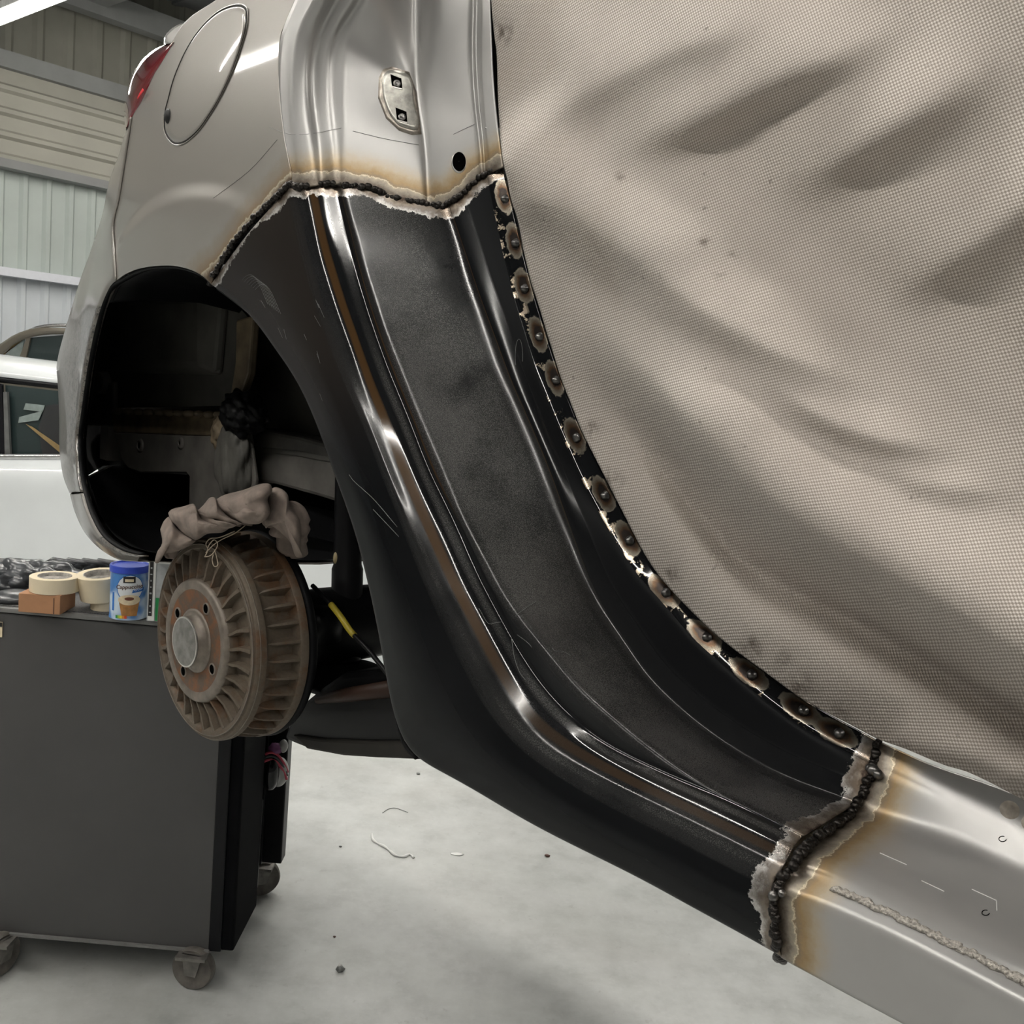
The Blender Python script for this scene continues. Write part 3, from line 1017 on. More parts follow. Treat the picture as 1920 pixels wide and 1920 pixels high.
liner = [(200, 535), (300, 520), (420, 545), (470, 600), (455, 760), (205, 765), (205, 800), (159, 797), (163, 730), (178, 640)]
pplate('wheelhouse_panel', liner, -.25, M['arch'])
# pressed recess in the panel: frame of sloping faces
fr = [(281, 570), (414, 566), (414, 690), (281, 684)]
ou = [(255, 552), (432, 548), (418, 704), (222, 722)]
ou = [(252, 575), (430, 545), (416, 703), (214, 700)]
A_, B_ = ppoly(ou, -.248), ppoly(fr, -.268)
rm = MB()
va = [rm.bm.verts.new(p) for p in A_]; vb = [rm.bm.verts.new(np.array(p) + NV * .012) for p in A_]
vc = [rm.bm.verts.new(np.array(p) + NV * .045) for p in B_]
for i in range(4):
    rm.bm.faces.new((va[i], va[(i + 1) % 4], vb[(i + 1) % 4], vb[i]))
    rm.bm.faces.new((vb[i], vb[(i + 1) % 4], vc[(i + 1) % 4], vc[i]))
rm.bm.faces.new(vc)
rm.build('pressed_boss', M['arch'], CAR, bevel=.008)
pplate('seam_strap', [(206, 766), (300, 769), (420, 775), (428, 800), (400, 818), (300, 814), (212, 811)], -.24, M['arch_brown'], .012, bevel=.004)
rope = MB()
for i in range(11):
    x = 222 + i * 19
    p = at_o(x, 771 + i * .7, -.236)
    rope.blob(p, (.012, .008, .007), 2)
rope.build('seam_sealer', M['arch_brown'], CAR, True)
pplate('upright_channel', [(442, 600), (474, 590), (466, 700), (448, 752), (430, 748), (440, 680)], -.235, M['arch_brown'], .015, bevel=.004)
br_ = pplate('shock_bracket', [(213, 812), (300, 815), (400, 818), (440, 800), (470, 830), (480, 900), (470, 960), (354, 960), (355, 893), (349, 885), (262, 885), (240, 877), (228, 862), (221, 838)], -.236, M['arch_plate'], .006, bevel=.002)
for x, y, r, c in ((263, 835, .0075, .013), (339, 831, .0042, .011)):
    p = at_o(x, y, -.235)
    MB().lathe([(r, .001), (r, .004), (c, .0012), (c, -.001)], (p, UV, ZV, NV), 28).build('hole_rim', M['arch_plate'], br_, True)
    MB().lathe([(0, .0016), (r, .0016)], (p, UV, ZV, NV), 24).build('hole', M['hole'], br_, True)
p = at_o(190, 718, -.236)
MB().lathe([(0, .004), (.014, .004), (.018, .008), (.022, .004), (.024, -.01)], (p, UV, ZV, NV), 32).build('round_emboss', M['arch_plate'], CAR, True)
pplate('emboss_plate', [(170, 725), (212, 715), (212, 800), (163, 797)], -.240, M['arch_plate'], .012, bevel=.004)
pplate('frame_rail', [(470, 800), (493, 806), (560, 818), (612, 832), (640, 880), (640, 945), (600, 932), (514, 908), (470, 905)], -.27, M['arch_plate'], .05, bevel=.006)
pplate('frame_rail_step', [(490, 838), (560, 845), (622, 858), (622, 868), (560, 856), (490, 848)], -.268, M['arch'], .01, bevel=.002)
pplate('inner_side_panel', [(470, 540), (640, 640), (660, 900), (600, 835), (470, 810)], -.32, M['arch'], .006)
def lump_mesh(name, c, rx, ry, depth, m, seed):
    """crumpled lump, rx ry in picture widths across and down, depth along the car's width"""
    r2 = random.Random(seed)
    bm = bmesh.new()
    bmesh.ops.create_icosphere(bm, subdivisions=5, radius=1)
    ws = [(Vector((r2.gauss(0, 1), r2.gauss(0, 1), r2.gauss(0, 1))).normalized(), r2.uniform(2, 8), r2.uniform(0, 6.28)) for _ in range(16)]
    for v in bm.verts:
        d = v.co.normalized()
        k = 1 + .55 * (sum(abs(math.sin(d.dot(a) * q + p)) for a, q, p in ws) / len(ws) - .6) * 2
        v.co = Vector(c + UV * d.x * k * rx + ZV * d.z * k * ry + NV * d.y * k * depth)
    me = bpy.data.meshes.new(name)
    bm.to_mesh(me); bm.free()
    o = link(name, me, m, CAR)
    me.set_sharp_from_angle(angle=math.radians(35))
    return o


lump_mesh('torn_rubber_boot', at_o(458, 774, -.225), .050, .036, .03, M['rubber'], 3)
lump_mesh('torn_metal', at_o(440, 860, -.228), .042, .070, .022, M['arch'], 9)
lump_mesh('rolled_metal_edge', at_o(418, 812, -.225), .024, .030, .016, M['arch_brown'], 12)
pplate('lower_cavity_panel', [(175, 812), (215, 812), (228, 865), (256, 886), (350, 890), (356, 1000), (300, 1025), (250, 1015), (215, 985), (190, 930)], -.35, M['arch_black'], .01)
p = at_o(226, 918, -.345)
MB().lathe([(0, .006), (.006, .005), (.008, 0)], (p, UV, ZV, NV), 16).build('plug', M['arch_plate'], CAR, True)

# --- fuel flap, tail lamp, tailgate corner
flap = [(1530, 35), (1562, 42), (1582, 62), (1586, 110), (1580, 180), (1555, 275), (1520, 380), (1485, 470), (1440, 570), (1390, 665), (1330, 760), (1280, 830), (1230, 880), (1180, 915), (1130, 925), (1100, 908), (1078, 880), (1060, 840), (1055, 780), (1064, 700), (1080, 640), (1110, 525), (1150, 420), (1200, 315), (1260, 220), (1330, 138), (1400, 80), (1465, 48)]
flap = [(x / 3.429, y / 3.429) for x, y in flap]
fp = catmull(flap, 110, True)[:-1]
ctr = fp.mean(0)
rows = []
for k, lift in ((.0, .0022), (.5, .0022), (.9, .0022), (.965, .0020), (.985, .0008), (.988, -.003)):
    rows.append([at_body(*(ctr + (q - ctr) * max(k, .004)), lift) for q in fp])
of = grid_obj('fuel_flap', np.array(rows), M['paint'], CAR, dict(weld=np.full((6, len(fp)), 9.0)), closed_u=True)
rows = [[at_body(*(ctr + (q - ctr) * k), l) for q in fp] for k, l in ((.975, .0004), (.99, .0006), (1.012, .0006), (1.018, .0002))]
grid_obj('fuel_flap_gap', np.array(rows), M['dark_gap'], CAR, closed_u=True)
rows = [[at_body(*(ctr + (q - ctr) * k), l) for q in fp] for k, l in ((1.008, .0004), (1.014, .0015), (1.022, .0015), (1.03, .0002))]
grid_obj('fuel_flap_rim', np.array(rows), M['paint'], CAR, dict(weld=np.full((4, len(fp)), 9.0)), closed_u=True)
MB().blob(at_body(316, 218, .002), (.006, .006, .010), 2).build('finger_notch', M['dark_gap'], of, True)

tl = [(810, 815), (799, 750), (803, 650), (822, 560), (850, 480), (885, 425), (920, 380), (985, 325), (1050, 288), (1112, 268)]
tr = [(815, 818), (846, 755), (875, 700), (905, 640), (940, 570), (980, 490), (1020, 430), (1060, 365), (1092, 310), (1116, 270)]
A_ = catmull([(x / 3.429, y / 3.429) for x, y in tl], 50)
B_ = catmull([(x / 3.429 + .8, y / 3.429) for x, y in tr], 50)
rows = []
for j in range(9):
    t = j / 8
    px = A_ * (1 - t) + B_ * t
    rows.append([at_body(p[0], p[1], -.022 * (1 - t) ** 2 + .004 * math.sin(math.pi * t)) for p in px])
rows = [np.array(rows[0]) - NV * .22 - UV * .44, np.array(rows[0]) - NV * .05 - UV * .108] + rows + [np.array(rows[-1]) - NV * .012]
otl = grid_obj('tail_lamp', np.array(rows), M['red'], CAR)
otl['label'] = 'dark red tail lamp lens'
pl = [(262, 176), (268, 166), (270, 170), (258, 186)]
MB().prism([at_body(x, y, .006) for x, y in pl], NV * .001).build('lens_reflector', plain('lit_red_reflector', (.75, .05, .06), .2), otl)
hk = [(1050, 282), (1056, 250), (1066, 222), (1090, 195), (1120, 172), (1160, 152), (1200, 140)]
hb = [(1052, 284), (1075, 276), (1095, 271), (1115, 268), (1140, 250), (1165, 210), (1200, 150)]
A_ = catmull([(x / 3.429, y / 3.429) for x, y in hk], 40)
B_ = catmull([(x / 3.429 + 2, y / 3.429 + 1) for x, y in hb], 40)
rows = [[at_body(p[0], p[1], -.02 * (1 - t) - .004) for p in A_ * (1 - t) + B_ * t] for t in np.linspace(0, 1, 6)]
rows = [np.array(rows[0]) - NV * .22 - UV * .40, np.array(rows[0]) - NV * .05 - UV * .10] + rows
grid_obj('tailgate_corner', np.array(rows), M['paint'], CAR, dict(weld=np.full((8, 40), 9.0)))

# --- weld beads
def bead(name, L, r, parent, n, hot=.5):
    q = MB()
    P = resample(L, n)
    for i, p in enumerate(P):
        d = P[min(i + 1, n - 1)] - P[max(i - 1, 0)]
        rad = r * (.75 + .6 * random.random())
        j = np.array([random.gauss(0, 1) for _ in range(3)]) * r * .22
        q.blob(p + NV * (r * .25) + j, (rad, rad, rad * .95), 2, .18)
    for _ in range(int(n * .12)):
        p = P[random.randrange(n)]
        q.blob(p + NV * .001 + np.array([random.gauss(0, 1) for _ in range(3)]) * r * 1.2, (r * .25,) * 3, 1)
    return q.build(name, M['weld'], parent, True)


bead('weld_bead', WT, .0034, o_panel, 150)
bead('weld_bead', WS, .0032, o_panel, 110)
for x, y, r in ((1637, 1444, .005), (1646, 1452, .0045), (1630, 1440, .0035), (1450, 1680, .004), (1466, 1675, .003), (1458, 1795, .004), (1468, 1800, .0035)):
    MB().blob(at_o(x, y, fo(x, y) + .003), (r, r, r), 2, .15).build('weld_spatter', M['nugget'], o_panel, True)
for i, p in enumerate(SP):
    d = MB()
    flat = i == 5
    d.lathe([(0, .0018 if flat else .0044), (.0018, .0017 if flat else .0040), (.0033, .0014 if flat else .0027), (.0042, .0010), (.0047, 0), (.0050, -.001)], (p, UV, ZV, NV), 20)
    d.build('spot_weld', M['nugget'], o_panel, True)

# --- surface things on the bare steel: tapping plate, bolt holes, round hole, scratches, seam sealer
def surf_tree(*objs):
    vs, fs = [], []
    for o in objs:
        k = len(vs)
        vs += [v.co.copy() for v in o.data.vertices]
        fs += [[i + k for i in p.vertices] for p in o.data.polygons]
    return BVHTree.FromPolygons(vs, fs)


TREE = surf_tree(o_panel, o_steel, o_sill, o_quarter)


def on(x, y, lift=0.0):
    d = Vector(ray(x, y)).normalized()
    h, nn, i, ds = TREE.ray_cast(Vector(C), d)
    if h is None:
        return at_o(x, y, -.05), -np.array(d)
    if nn.dot(d) > 0:
        nn = -nn
    return np.array(h + nn * lift), np.array(nn)


def patch(name, px, m, parent, lift=.0008, depth=.001):
    px = catmull(list(px) + [px[0]], 4 * len(px))[:-1] if len(px) > 12 else np.array([np.array(px[i]) * (1 - t) + np.array(px[(i + 1) % len(px)]) * t for i in range(len(px)) for t in (0, .25, .5, .75)])
    c = px.mean(0)
    rows = []
    for k, l in ((1.0, lift - depth), (1.0, lift), (.85, lift), (.65, lift), (.45, lift), (.25, lift), (.02, lift)):
        rows.append([on(*(c + (q - c) * k), l)[0] for q in px])
    return grid_obj(name, np.array(rows), m, parent, closed_u=True)


def streak(name, px, r, m, parent, lift=.0003):
    P = [on(x, y, lift)[0] for x, y in catmull(px, max(6, 3 * len(px)))]
    return MB().tube(P, r, 5).build(name, m, parent, True)


def cr2(p):
    return [(480 + x / 3.692, y / 3.692) for x, y in p]


halo = cr2([(850, 540), (880, 480), (940, 462), (1060, 500), (1110, 640), (1130, 800), (1145, 930), (1080, 935), (990, 905), (900, 820), (845, 680)])
patch('plate_heat_mark', halo, plain('heat_grey_steel', (.30, .27, .235), .35, .8, .4, 160), o_steel, .0006)
tp = patch('tapping_plate', cr2([(872, 580), (885, 520), (925, 488), (1045, 518), (1078, 580), (1085, 680), (1100, 760), (1118, 830), (1112, 902), (1040, 888), (990, 870), (930, 800), (885, 690)]), plain('scraped_plate', (.40, .39, .355), .35, .8, .35, 120), o_steel, .0020, .002)
for cxy in ((970, 570), (1005, 803)):
    x, y = cxy
    patch('square_hole', cr2([(x - 40, y - 52), (x + 36, y - 22), (x + 42, y + 48), (x - 30, y + 30)]), M['hole'], tp, .0024)
    patch('hole_edge', cr2([(x - 18, y + 42), (x + 40, y + 60), (x + 44, y + 50), (x - 28, y + 32)]), M['bright'], tp, .0025)
    p, n = on(*cr2([(x + 5, y + 15)])[0], .0028)
    t1 = np.cross(n, ZV); t1 /= np.linalg.norm(t1)
    MB().lathe([(0, .0002), (.0022, .0002), (.0034, .0008), (.0042, 0)], (p, t1, np.cross(n, t1), n), 16).build('captive_nut', M['nugget'], tp, True)
cx_, cy_ = 480 + 1408 / 3.692, 1120 / 3.692
ang = [i * 2 * math.pi / 36 for i in range(36)]


def ell(k, dx=0, dy=0):
    return [(cx_ + dx + k * (12.2 * math.cos(a) + 2.2 * math.sin(a)), cy_ + dy + k * (17.5 * math.sin(a) - 3 * math.cos(a))) for a in ang]


patch('drain_hole_rim', ell(1.12, -1, 1.5), M['bright'], o_steel, .0005, .0006)
patch('drain_hole', ell(1.0), M['hole'], o_steel, .0012, .001)
sq = MB()
for i in range(150):
    t = i / 149
    x = 1563 + t * 500 + random.gauss(0, 1)
    y = 1663 + t * 268 + random.gauss(0, 1.5)
    x_, y_ = x, np.interp(x, [1563, 1680, 1780, 1920, 2070], [1664, 1717, 1767, 1840, 1924]) + random.gauss(0, 2.0)
    p, n = on(x_, y_, .0)
    sq.blob(p, (.0032, .0032, .0022), 1, .6)
sq.build('rough_seam', M['sealer'], o_sill, True)
for i, x in enumerate((1830, 1965)):
    pass
for x, y in ((1893, 1519), (1934, 1545)):
    p, n = on(x, y)
    t1 = np.cross(n, ZV); t1 /= np.linalg.norm(t1)
    MB().lathe([(0, .0012), (.003, .001), (.006, .0004), (.008, -.0006)], (p, t1, np.cross(n, t1), n), 24).build('old_spot_weld', M['dull_weld'], o_sill, True)
for x, y in ((1880, 1573), (1848, 1712)):
    a = [(x + 7 * math.cos(q), y + 5 * math.sin(q)) for q in np.linspace(.2, 5.2, 12)]
    streak('stamped_ring', a, .0003, M['hole'], o_sill)
for px in ([(1728, 1652), (1770, 1672)], [(1822, 1668), (1868, 1689)], [(1868, 1690), (1869, 1708)], [(1650, 1600), (1700, 1622)]):
    streak('scratch', px, .0003, M['white'], o_sill)
for px in ([(503, 238), (545, 252), (590, 250), (640, 240)], [(662, 246), (720, 260), (785, 272)], [(850, 252), (900, 228)], [(400, 372), (470, 318), (520, 262)]):
    streak('scratch', px, .00022, M['strip_grey'], o_steel)
for px in ([(1078 - 180, 1154 - 13), (917, 1170), (928, 1168), (943, 1166)], [(968, 1153), (990, 1138), (1005, 1128)], [(959, 1196), (965, 1235), (975, 1262), (985, 1275)], [(970, 1190), (990, 1205), (998, 1214)],
           [(655, 890), (662, 900), (700, 935), (745, 988)], [(700, 955), (748, 1006)], [(1035, 1215), (1040, 1221), (1056, 1222), (1070, 1230)]):
    streak('scratch', px, .00025, M['strip_grey'], o_panel)
for k in range(7):
    px = [(455 + k * 2 + 8 * k * math.cos(q) * .5, 520 - k * 1.5 + (28 - 2 * k) * math.sin(q) * .6) for q in np.linspace(3.4, 5.6, 9)]
    px = [(455 + k * 4 + j * 6, 525 - 14 * math.sin(j * .5) + k * 3 + j * j * .55) for j in range(9)]
    streak('scuff', px, .00018, M['strip_grey'], o_panel)
for k in range(16):
    x, y = random.uniform(450, 600), random.uniform(560, 760)
    if x < 400 + (y - 533) * .75 + 20:
        continue
    streak('scuff', [(x, y), (x + random.uniform(4, 12), y + random.uniform(10, 26))], .00015, M['strip_grey'], o_panel)
loop = [(972 + 7 * math.cos(q) + 1, 668 + 32 * math.sin(q)) for q in np.linspace(2.6, 6.6, 18)]
streak('scuff', loop, .0002, M['strip_grey'], o_panel)

# --- brake drum on its hub
DC = at_o(380, 1199, -.05)
FRM = (DC, UV, ZV, NV)
HB = at_o(390, 1200, -.05)


def dz(a):
    return a * .60 if a > 0 else (a if a > -.012 else -.012 + (a + .012) * .74)


def dpt(r, ang, a):
    return DC + 1.03 * r * (math.cos(ang) * UV + math.sin(ang) * ZV) + NV * dz(a)


dm = MB()
DP = [(.070, .010), (.0815, .0195), (.0835, .012), (.086, -.004), (.119, -.006), (.1215, -.001), (.1235, .0008), (.1285, .0008), (.1300, -.0018), (.1335, -.0018),
      (.1355, -.004), (.1372, -.010), (.1372, -.016), (.134, -.019), (.1275, -.023), (.1265, -.060), (.1275, -.076), (.136, -.080), (.141, -.082), (.1425, -.086), (.1425, -.098), (.138, -.100), (.07, -.100)]
DPW = [(r * 1.03, dz(a)) for r, a in DP]
dm.lathe(DPW, FRM, 120)
nf = 28
for i in range(nf):
    a = (i + .5) * 2 * math.pi / nf
    vv = []
    for r, top, wd_, tw in ((.0835, .0155, .0020, -.02), (.090, .0125, .0022, -.01), (.100, .0085, .0022, .015), (.111, .0050, .0026, .01), (.1225, .0008, .0036, 0)):
        vv.append([dm.bm.verts.new(p) for p in (dpt(r, a + tw - 1.9 * wd_ / r, -.008), dpt(r, a + tw - wd_ * .8 / r, top), dpt(r, a + tw + wd_ * .8 / r, top), dpt(r, a + tw + 1.9 * wd_ / r, -.008))])
    for k in range(len(vv) - 1):
        for j in range(3):
            dm.bm.faces.new((vv[k][j], vv[k][j + 1], vv[k + 1][j + 1], vv[k + 1][j]))
nr = 36
for i in range(nr):
    a = i * 2 * math.pi / nr
    vv = []
    for al, rt, wd_ in ((-.026, .1278, .0010), (-.034, .1335, .0022), (-.045, .1362, .0024), (-.058, .1385, .0026), (-.074, .1410, .0030), (-.082, .1412, .0034)):
        vv.append([dm.bm.verts.new(p) for p in (dpt(.125, a - 2.4 * wd_ / .13, al), dpt(rt, a - wd_ * .6 / .13, al), dpt(rt, a + wd_ * .6 / .13, al), dpt(.125, a + 2.4 * wd_ / .13, al))])
    for k in range(len(vv) - 1):
        for j in range(3):
            dm.bm.faces.new((vv[k][j], vv[k][j + 1], vv[k + 1][j + 1], vv[k + 1][j]))
drum = dm.build('brake_drum', M['iron'], CAR, angle=32)
drum['label'] = 'rusty finned brake drum with dusty hub cap'
MB().lathe([(r, dz(z)) for r, z in [(.036, .0185), (.066, .0195), (.071, .0205)]], FRM, 80).build('mounting_face', M['rust'], drum, True)
MB().lathe([(r, dz(z)) for r, z in [(.0710, .0206), (.0745, .0226), (.081, .0226), (.0845, .0202), (.0860, .012)]], FRM, 96).build('mounting_ring', M['rim_iron'], drum, True)
MB().lathe([(r, dz(z)) for r, z in [(.0445, .019), (.0445, .0205), (.040, .0225), (.0352, .0225), (.0345, .040), (.0335, .0415)]], FRM, 64).build('hub_collar', M['rim_iron'], drum, True)
MB().lathe([(r, dz(z)) for r, z in [(.0337, .0412), (.0350, .0430), (.0342, .0452), (.031, .0468), (.020, .0478), (.010, .0475), (0, .0479)]], FRM, 64).build('hub_cap', M['cap'], drum, True)
MB().lathe([(r, dz(z)) for r, z in [(.0325, .0458), (.0338, .0464), (.0348, .0455)]], FRM, 64).build('hub_cap_edge', M['bright'], drum, True)
for k in range(4):
    a = math.radians(62 + 90 * k)
    c_ = dpt(.056, a, .0200)
    MB().lathe([(.0062, .0), (.0068, .0012), (.0082, .0008), (.0088, -.001)], (c_, UV, ZV, NV), 24).build('lug_hole_rim', M['rim_iron'], drum, True)
    MB().lathe([(0, .0004), (.0064, .0004)], (c_, UV, ZV, NV), 24).build('lug_hole', M['hole'], drum, True)
for rr_, al in ((.1290, .0012), (.1362, -.0065)):
    MB().tube([dpt(rr_, i * 2 * math.pi / 120, al) for i in range(121)], .0007, 6, False).build('turned_edge', M['rim_iron'], drum, True)
# backing plate, axle and suspension behind the drum
MB().lathe([(0, -.078), (.146, -.078), (.149, -.083), (.146, -.090), (.10, -.105), (0, -.11)], FRM, 80).build('backing_plate', M['arch_black'], CAR, True)
q = MB()
base = dpt(0, 0, -.13)
q.tube([base, base - NV * .10 - ZV * .005, base - NV * .28 + UV * .02, base - NV * .9 + UV * .02], [.05, .06, .055, .05], 20)
q.build('axle_beam', M['rubber'], CAR, True)
def ppt(x, y, o):
    return at_o(x, y, o)
arm = [(530, 1386), (552, 1330), (600, 1290), (640, 1262), (700, 1256), (780, 1270), (860, 1300), (860, 1450), (776, 1424), (700, 1421), (640, 1417), (575, 1405), (552, 1396)]
pplate('trailing_arm', arm, -.20, M['rubber'], .09, bevel=.008)
pplate('trailing_arm_web', [(545, 1378), (600, 1386), (700, 1390), (800, 1390), (800, 1425), (700, 1421), (640, 1417), (575, 1405)], -.192, plain('grimy_arm', (.022, .020, .017), .7, spec=.2), .01, bevel=.004)
q = MB()
q.tube([ppt(596, 1312, -.19), ppt(650, 1303, -.19), ppt(760, 1288, -.19)], [.006, .010, .012], 14)
q.build('arm_sleeve', plain('brown_sleeve', (.030, .016, .011), .5, spec=.2), CAR, True)
sp_ = ppt(655, 1262, -.27)
MB().lathe([(0, .012), (.045, .010), (.072, -.004), (.075, -.016), (.03, -.02)], (sp_, UV, NV, ZV), 40).build('spring_seat', M['rubber'], CAR, True)
q = MB()
top = ppt(655, 895, -.28); bot = ppt(648, 1236, -.28)
mid_ = top * .5 + bot * .5
q.tube([top, mid_ + (top - mid_) * .05, mid_, bot], [.0215, .0215, .0240, .0235], 24)
o_sh = q.build('shock_absorber', M['rubber'], CAR, angle=40)
MB().blob(ppt(632, 1046, -.262), (.006, .006, .011), 3).build('paint_mark', plain('pale_yellow_dab', (.36, .29, .16), .6), o_sh, True)
MB().lathe([(0, .022), (.028, .020), (.036, 0), (.034, -.03), (.0, -.032)], (ppt(600, 1160, -.22), UV, NV, ZV), 28).build('bump_stop', M['rubber'], CAR, True)
cb = [(586, 1098), (600, 1112), (616, 1128), (640, 1158), (657, 1183), (690, 1218), (716, 1250), (740, 1280)]
cp = [ppt(x, y, -.16) for x, y in catmull(cb, 40)]
o_cb = MB().tube(cp, .0034, 8).build('brake_cable', M['rubber'], CAR, True)
MB().tube([cp[i] for i in range(8, 21)], .0044, 8).build('cable_sleeve', M['yellow'], o_cb, True)


# ------------------------------------------------------------------ welding blanket over the door opening
e_left = [(917, -140), (919, -60), (921, 0), (926, 60), (931, 100), (934, 190), (942, 295), (952, 340), (958, 372), (971, 413), (983, 476), (996, 528), (1014, 586), (1031, 642), (1054, 715), (1067, 748), (1092, 810), (1125, 876), (1162, 949), (1223, 1062), (1276, 1125), (1351, 1197), (1429, 1256), (1507, 1312), (1601, 1362), (1645, 1385), (1700, 1405), (1747, 1425), (1775, 1436), (1810, 1446), (1850, 1464), (1885, 1482), (1920, 1500), (2080, 1568)]
NBx, NBy = 230, 430
EL = catmull(e_left, NBy)
ER = catmull([(2100, -150), (2110, 300), (2120, 800), (2110, 1300), (2082, 1566)], NBy)
tpar = np.linspace(0, 1, NBx)
PX = EL[:, None] * (1 - tpar)[None, :, None] + ER[:, None] * tpar[None, :, None]


def fold(PX, line, amp, w_up, w_dn, taper=.15):
    """a ridge of cloth along a line: gentle on its upper side, falling away steeply below"""
    Lp = catmull(line, 120)
    X = PX.reshape(-1, 2)
    best = np.full(len(X), 1e9); sgn = np.zeros(len(X)); tp_ = np.zeros(len(X))
    for i in range(len(Lp) - 1):
        a, b = Lp[i], Lp[i + 1]
        ab = b - a
        t = np.clip(((X - a) @ ab) / (ab @ ab), 0, 1)
        c = a + t[:, None] * ab
        d = np.linalg.norm(X - c, axis=1)
        s = np.sign(ab[0] * (X[:, 1] - a[1]) - ab[1] * (X[:, 0] - a[0]))
        m = d < best
        best[m] = d[m]; sgn[m] = s[m]; tp_[m] = (i + t[m]) / (len(Lp) - 1)
    d = best * sgn          # positive below the line
    ww = np.where(d < 0, w_up, w_dn)
    h = amp * np.exp(-(d / ww) ** 2)
    tt_ = np.where((tp_ > 0) & (tp_ < 1), 1, 1)
    t0, t1 = taper if isinstance(taper, tuple) else (taper, taper)
    h *= sstep(0, t0, tp_) * (1 - sstep(1 - t1, 1, tp_))
    return (h * tt_).reshape(PX.shape[:2])


edge_d = np.linalg.norm(PX - EL[:, None], axis=2)
O = -.1345 + .055 * (1 - np.exp(-edge_d / 420.0))
O += fold(PX, [(900, 255), (985, 345), (1075, 400), (1200, 490), (1330, 580), (1450, 645), (1580, 690), (1720, 720), (1850, 740)], .052, 150, 50, (.06, .62))
O += fold(PX, [(1050, 525), (1130, 605), (1212, 690), (1302, 790), (1402, 893), (1510, 978), (1650, 1062), (1800, 1147), (1940, 1237), (2100, 1345)], .100, 200, 58, (.30, .02))
O += fold(PX, [(1100, 690), (1190, 800), (1290, 930), (1410, 1060), (1550, 1135), (1700, 1225), (1920, 1355), (2100, 1460)], -.030, 75, 60, (.3, .05))
O += fold(PX, [(1080, 700), (1180, 850), (1285, 985), (1395, 1105), (1530, 1180), (1690, 1265), (1905, 1395), (2100, 1500)], .026, 26, 105, (.25, .05))
O += fold(PX, [(950, 350), (1000, 402), (1060, 455), (1160, 535), (1290, 615), (1420, 690)], .013, 24, 95, (.1, .5))
O += fold(PX, [(1380, 640), (1440, 700), (1540, 775), (1640, 815), (1760, 830), (1860, 830)], .026, 90, 34, .4)
O += fold(PX, [(1580, 830), (1660, 870), (1740, 900), (1850, 915), (1950, 915)], .014, 70, 32, .4)
O += fold(PX, [(940, 235), (1000, 212), (1100, 168), (1200, 110), (1330, 60), (1480, 0)], .024, 110, 46, .4)
O += fold(PX, [(1060, 300), (1160, 262), (1300, 215), (1430, 150), (1580, 90), (1750, -20)], .036, 120, 54, .38)
O += fold(PX, [(1400, 360), (1480, 330), (1600, 270), (1740, 190), (1900, 60)], .032, 110, 58, .4)
O += fold(PX, [(1000, 460), (1120, 470), (1280, 430), (1420, 420), (1560, 370)], .012, 110, 60, .45)
O += fold(PX, [(1620, 560), (1700, 520), (1800, 470), (1930, 380), (2080, 300)], .030, 100, 54, (.4, .2))
O += fold(PX, [(1200, 1110), (1300, 1180), (1450, 1250), (1600, 1320), (1750, 1370)], .010, 90, 60, .45)
O += fold(PX, [(1660, 1380), (1740, 1405), (1840, 1430), (1950, 1480)], .012, 40, 22, .2)
for _ in range(26):
    a, b, ph = rng.normal(0, .012), rng.normal(0, .012), rng.uniform(0, 6.28)
    O += .0006 * np.sin(a * PX[..., 0] + b * PX[..., 1] + ph)
for _ in range(9):
    O[1:-1, 1:-1] = .2 * (O[1:-1, 1:-1] + O[:-2, 1:-1] + O[2:, 1:-1] + O[1:-1, :-2] + O[1:-1, 2:])
GB = np.array([[at_o(PX[i, j, 0], PX[i, j, 1], O[i, j]) for j in range(NBx)] for i in range(NBy)])
sc = np.zeros(PX.shape[:2])
for x, y, r in ((1258, 1078, 16), (1412, 1212, 24), (1110, 805, 14), (1145, 905, 20), (1570, 1345, 22), (1500, 1290, 26), (945, 60, 20), (1690, 1400, 14), (1470, 1240, 16), (1005, 640, 8), (1320, 455, 10), (1375, 480, 9), (1350, 515, 9), (1163, 330, 9), (1455, 235, 7)):
    sc = np.maximum(sc, np.exp(-((PX[..., 0] - x) ** 2 + (PX[..., 1] - y) ** 2) / r ** 2))
flat = np.array([[at_o(PX[i, j, 0], PX[i, j, 1], -.10) for j in range(NBx)] for i in range(NBy)])
uvb = np.stack([(flat - P0) @ UV, flat[..., 2]], -1)
bl = grid_obj('welding_blanket', GB, M['blanket'], None, dict(scorch=sc), uv=uvb)
s = bl.modifiers.new('thick', 'SOLIDIFY'); s.thickness = .0022; s.offset = -1
tag(bl, 'heavy beige woven welding blanket draped over the door opening of the raised car', 'blanket')

